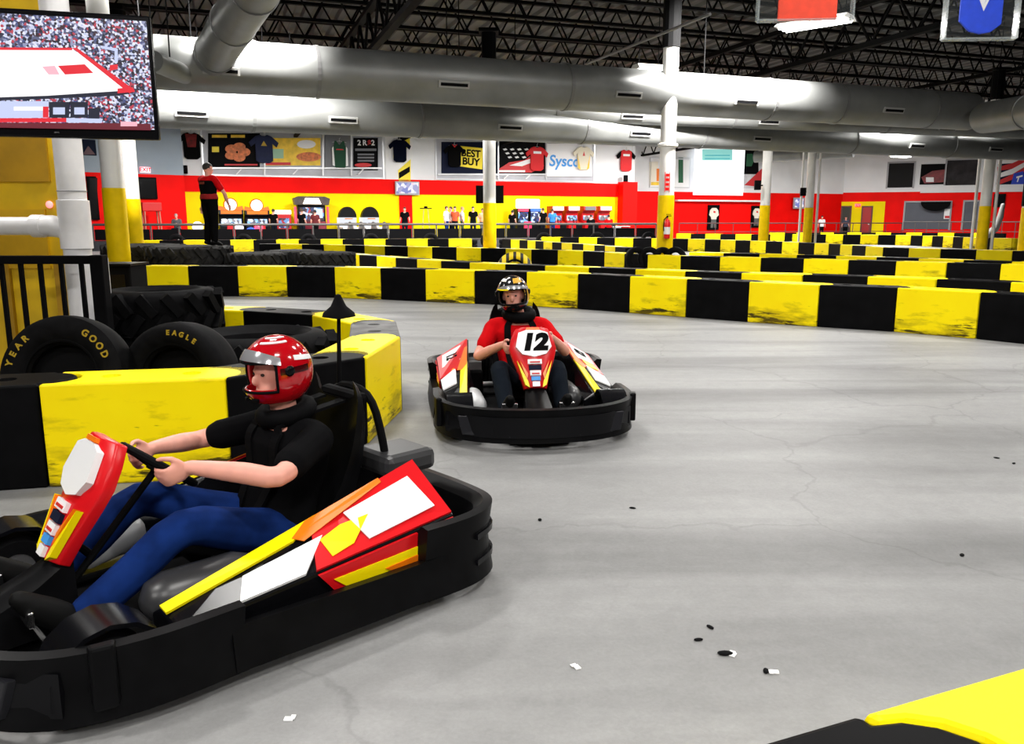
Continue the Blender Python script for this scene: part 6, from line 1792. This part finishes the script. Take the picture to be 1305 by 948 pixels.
def patch_on(sh, h, az0, az1, e0, e1, m, name, r=1.022, skew=0):
    rings = []
    n = 8
    for i in range(n + 1):
        t = i / n; az = az0 + (az1 - az0) * t
        rings.append([sh(az, e0 + skew * t, r), sh(az, (e0 + e1) / 2 + skew * t, r + .004), sh(az, e1 + skew * t, r), sh(az, e1 + skew * t, r - .03), sh(az, e0 + skew * t, r - .03)])
    return link(name, MB().ring_bridge(rings).mesh(name, m, smooth=True), h)

def driver_pose(elbL, elbR, wriL, wriR, headc, look, zneck=.74, turn=0.0):
    J = dict(pelvis=(-.30, 0, .25), chest=(-.385, 0, .50), neck=(-.43 + .06, 0, zneck), head=headc, shoL=(-.40, .195, zneck - .07), shoR=(-.40, -.195, zneck - .07),
             elbL=elbL, elbR=elbR, wriL=wriL, wriR=wriR, hipL=(-.27, .10, .235), hipR=(-.27, -.10, .235), kneL=(.17, .215, .40), kneR=(.17, -.215, .40), ankL=(.53, .20, .17), ankR=(.53, -.20, .17),
             toeL=(.45, 0, .5), toeR=(.45, 0, .5), sole=(.9, 0, -.3), look=look, curl=1.25, headup=(0.05, 0, 1),
             handL=(.87, -.14, -.30), handR=(.87, .14, -.30), palmL=(.1, -1, .05), palmR=(.1, 1, .05), thumbL=(.35, 0, 1), thumbR=(.35, 0, 1))
    return J
# --- the oncoming kart
k1 = kart('oncoming black and red go-kart with white number 12 plate on its nose', '12', (.10, 6.17, 0), R(-90 + 7))
gold = mat('helmet_black_gold', (.012, .012, .014), .16, coat=.6)
N, L, b = nodes_of(gold)
tc = N.new('ShaderNodeTexCoord'); vo = N.new('ShaderNodeTexNoise'); vo.inputs['Scale'].default_value = 9; vo.inputs['Detail'].default_value = 3
L.new(tc.outputs['Object'], vo.inputs['Vector'])
cr = N.new('ShaderNodeValToRGB'); cr.color_ramp.interpolation = 'CONSTANT'
cr.color_ramp.elements[0].color = (.010, .010, .012, 1); cr.color_ramp.elements[1].position = .60; cr.color_ramp.elements[1].color = (*rgb(190, 150, 70), 1)
e = cr.color_ramp.elements.new(.68); e.color = (.02, .02, .02, 1)
L.new(vo.outputs['Fac'], cr.inputs['Fac']); L.new(cr.outputs['Color'], b.inputs['Base Color'])
def stripes12(h, sh):
    patch_on(sh, h, 14, 62, 42, 62, mat('helmet_gold', rgb(215, 165, 60), .25, coat=.4), 'gold_patch')
    patch_on(sh, h, -75, -25, 50, 62, WHITE_PLASTIC, 'white_patch')
    patch_on(sh, h, 66, 110, -20, 10, mat('helmet_gold', (0, 0, 0)), 'gold_patch')
    patch_on(sh, h, -60, -8, 20, 24, KART_YELLOW, 'yellow_edge', 1.06)
J = driver_pose((-.20, .35, .47), (-.19, -.345, .45), (.115, .178, .635), (.115, -.178, .585), (-.335, -.05, .905), (1, -.22, -.26), .72)
J['headup'] = (.05, -.10, 1)
def gear12(o, M, J):
    helmet(o, M, gold, mat('visor_silver', (.5, .51, .53), .2, .6), True, stripes12, (24, 28, 32, 35))
    mb = MB().torus(None, .095, .045, 28, 10, Matrix.Translation((-.365, 0, .755)) @ Matrix.Rotation(R(12), 4, 'Y'))
    link('neck_brace', mb.mesh('neck_brace', MATTE_BLACK, smooth=True), o)
p1 = person('person in red t-shirt and black-gold helmet driving the number 12 kart', J, (.10, 6.17, 0), R(-90 + 7), CL_RED, CL_DKJEANS, SHOE_D, None, vox=.007, sleeve=.62, extra=gear12, clothvox=.010)
def belts(k, J):
    S = torso_secs(J, .022)
    for s in (-1, 1):
        pts = []
        for i, yy in ((7, .075), (6, .10), (5, .105), (4, .10), (3, .09), (2, .07)):
            c, l, f, a, bb = S[i]
            fr = V(f).normalized()
            if fr.x < 0: fr = -fr
            yk = min(yy / max(a, .01), .9)
            pts.append(V(c) + V(l).normalized() * s * yy + fr * (bb * math.sqrt(max(0, 1 - yk * yk)) ** .8 + .004))
        pts.insert(0, V((-.60, s * .08, .735)))
        rings = []
        P = smooth_path([tuple(p) for p in pts], 3)
        for i in range(len(P)):
            t = (V(P[min(i + 1, len(P) - 1)]) - V(P[max(i - 1, 0)])).normalized()
            lat = V((0, 1, 0)); nn = t.cross(lat).normalized(); nn = nn if nn.x > 0 else -nn
            c = V(P[i])
            rings.append([c + lat * .026 - nn * .006, c + lat * .026 + nn * .006, c - lat * .026 + nn * .006, c - lat * .026 - nn * .006])
        MB().ring_bridge(rings).build('shoulder_belt', MATTE_BLACK, k)
belts(k1, J)
# --- the near kart
K2 = (-1.22, 3.08, 0); K2R = math.atan2(-.69, -.72)
k2 = kart('near black and red go-kart speeding past at the lower left', None, K2, K2R, whip=True)
redshell = mat('helmet_red', rgb(178, 8, 20), .12, coat=.8)
def stripes2(h, sh):
    for a, q in ((60, 0), (74, 0)):
        patch_on(sh, h, 20, 100, a - 4, a, WHITE_PLASTIC, 'white_flash')
    patch_on(sh, h, 95, 140, 22, 30, WHITE_PLASTIC, 'white_flash', skew=-6)
    patch_on(sh, h, 68, 120, 2, 12, mat('helmet_dark_stripe', rgb(60, 4, 8), .2), 'dark_stripe')
J2 = driver_pose((-.13, .375, .565), (-.14, -.355, .56), (.115, .178, .61), (.115, -.178, .61), (-.345, 0, .875), (1, .06, -.10), .69)
def gear2(o, M, J):
    helmet(o, M, redshell, mat('visor_grey', (.42, .42, .44), .15, .5), True, stripes2)
    mb = MB().torus(None, .09, .04, 28, 10, Matrix.Translation((-.375, 0, .71)) @ Matrix.Rotation(R(12), 4, 'Y'))
    link('neck_brace', mb.mesh('neck_brace', MATTE_BLACK, smooth=True), o)
p2 = person('person in black t-shirt, blue jeans and red helmet driving the near kart', J2, K2, K2R, CL_BLACK, CL_JEANS, SHOE_D, None, vox=.007, sleeve=.70, extra=gear2, clothvox=.010)
belts(k2, J2)
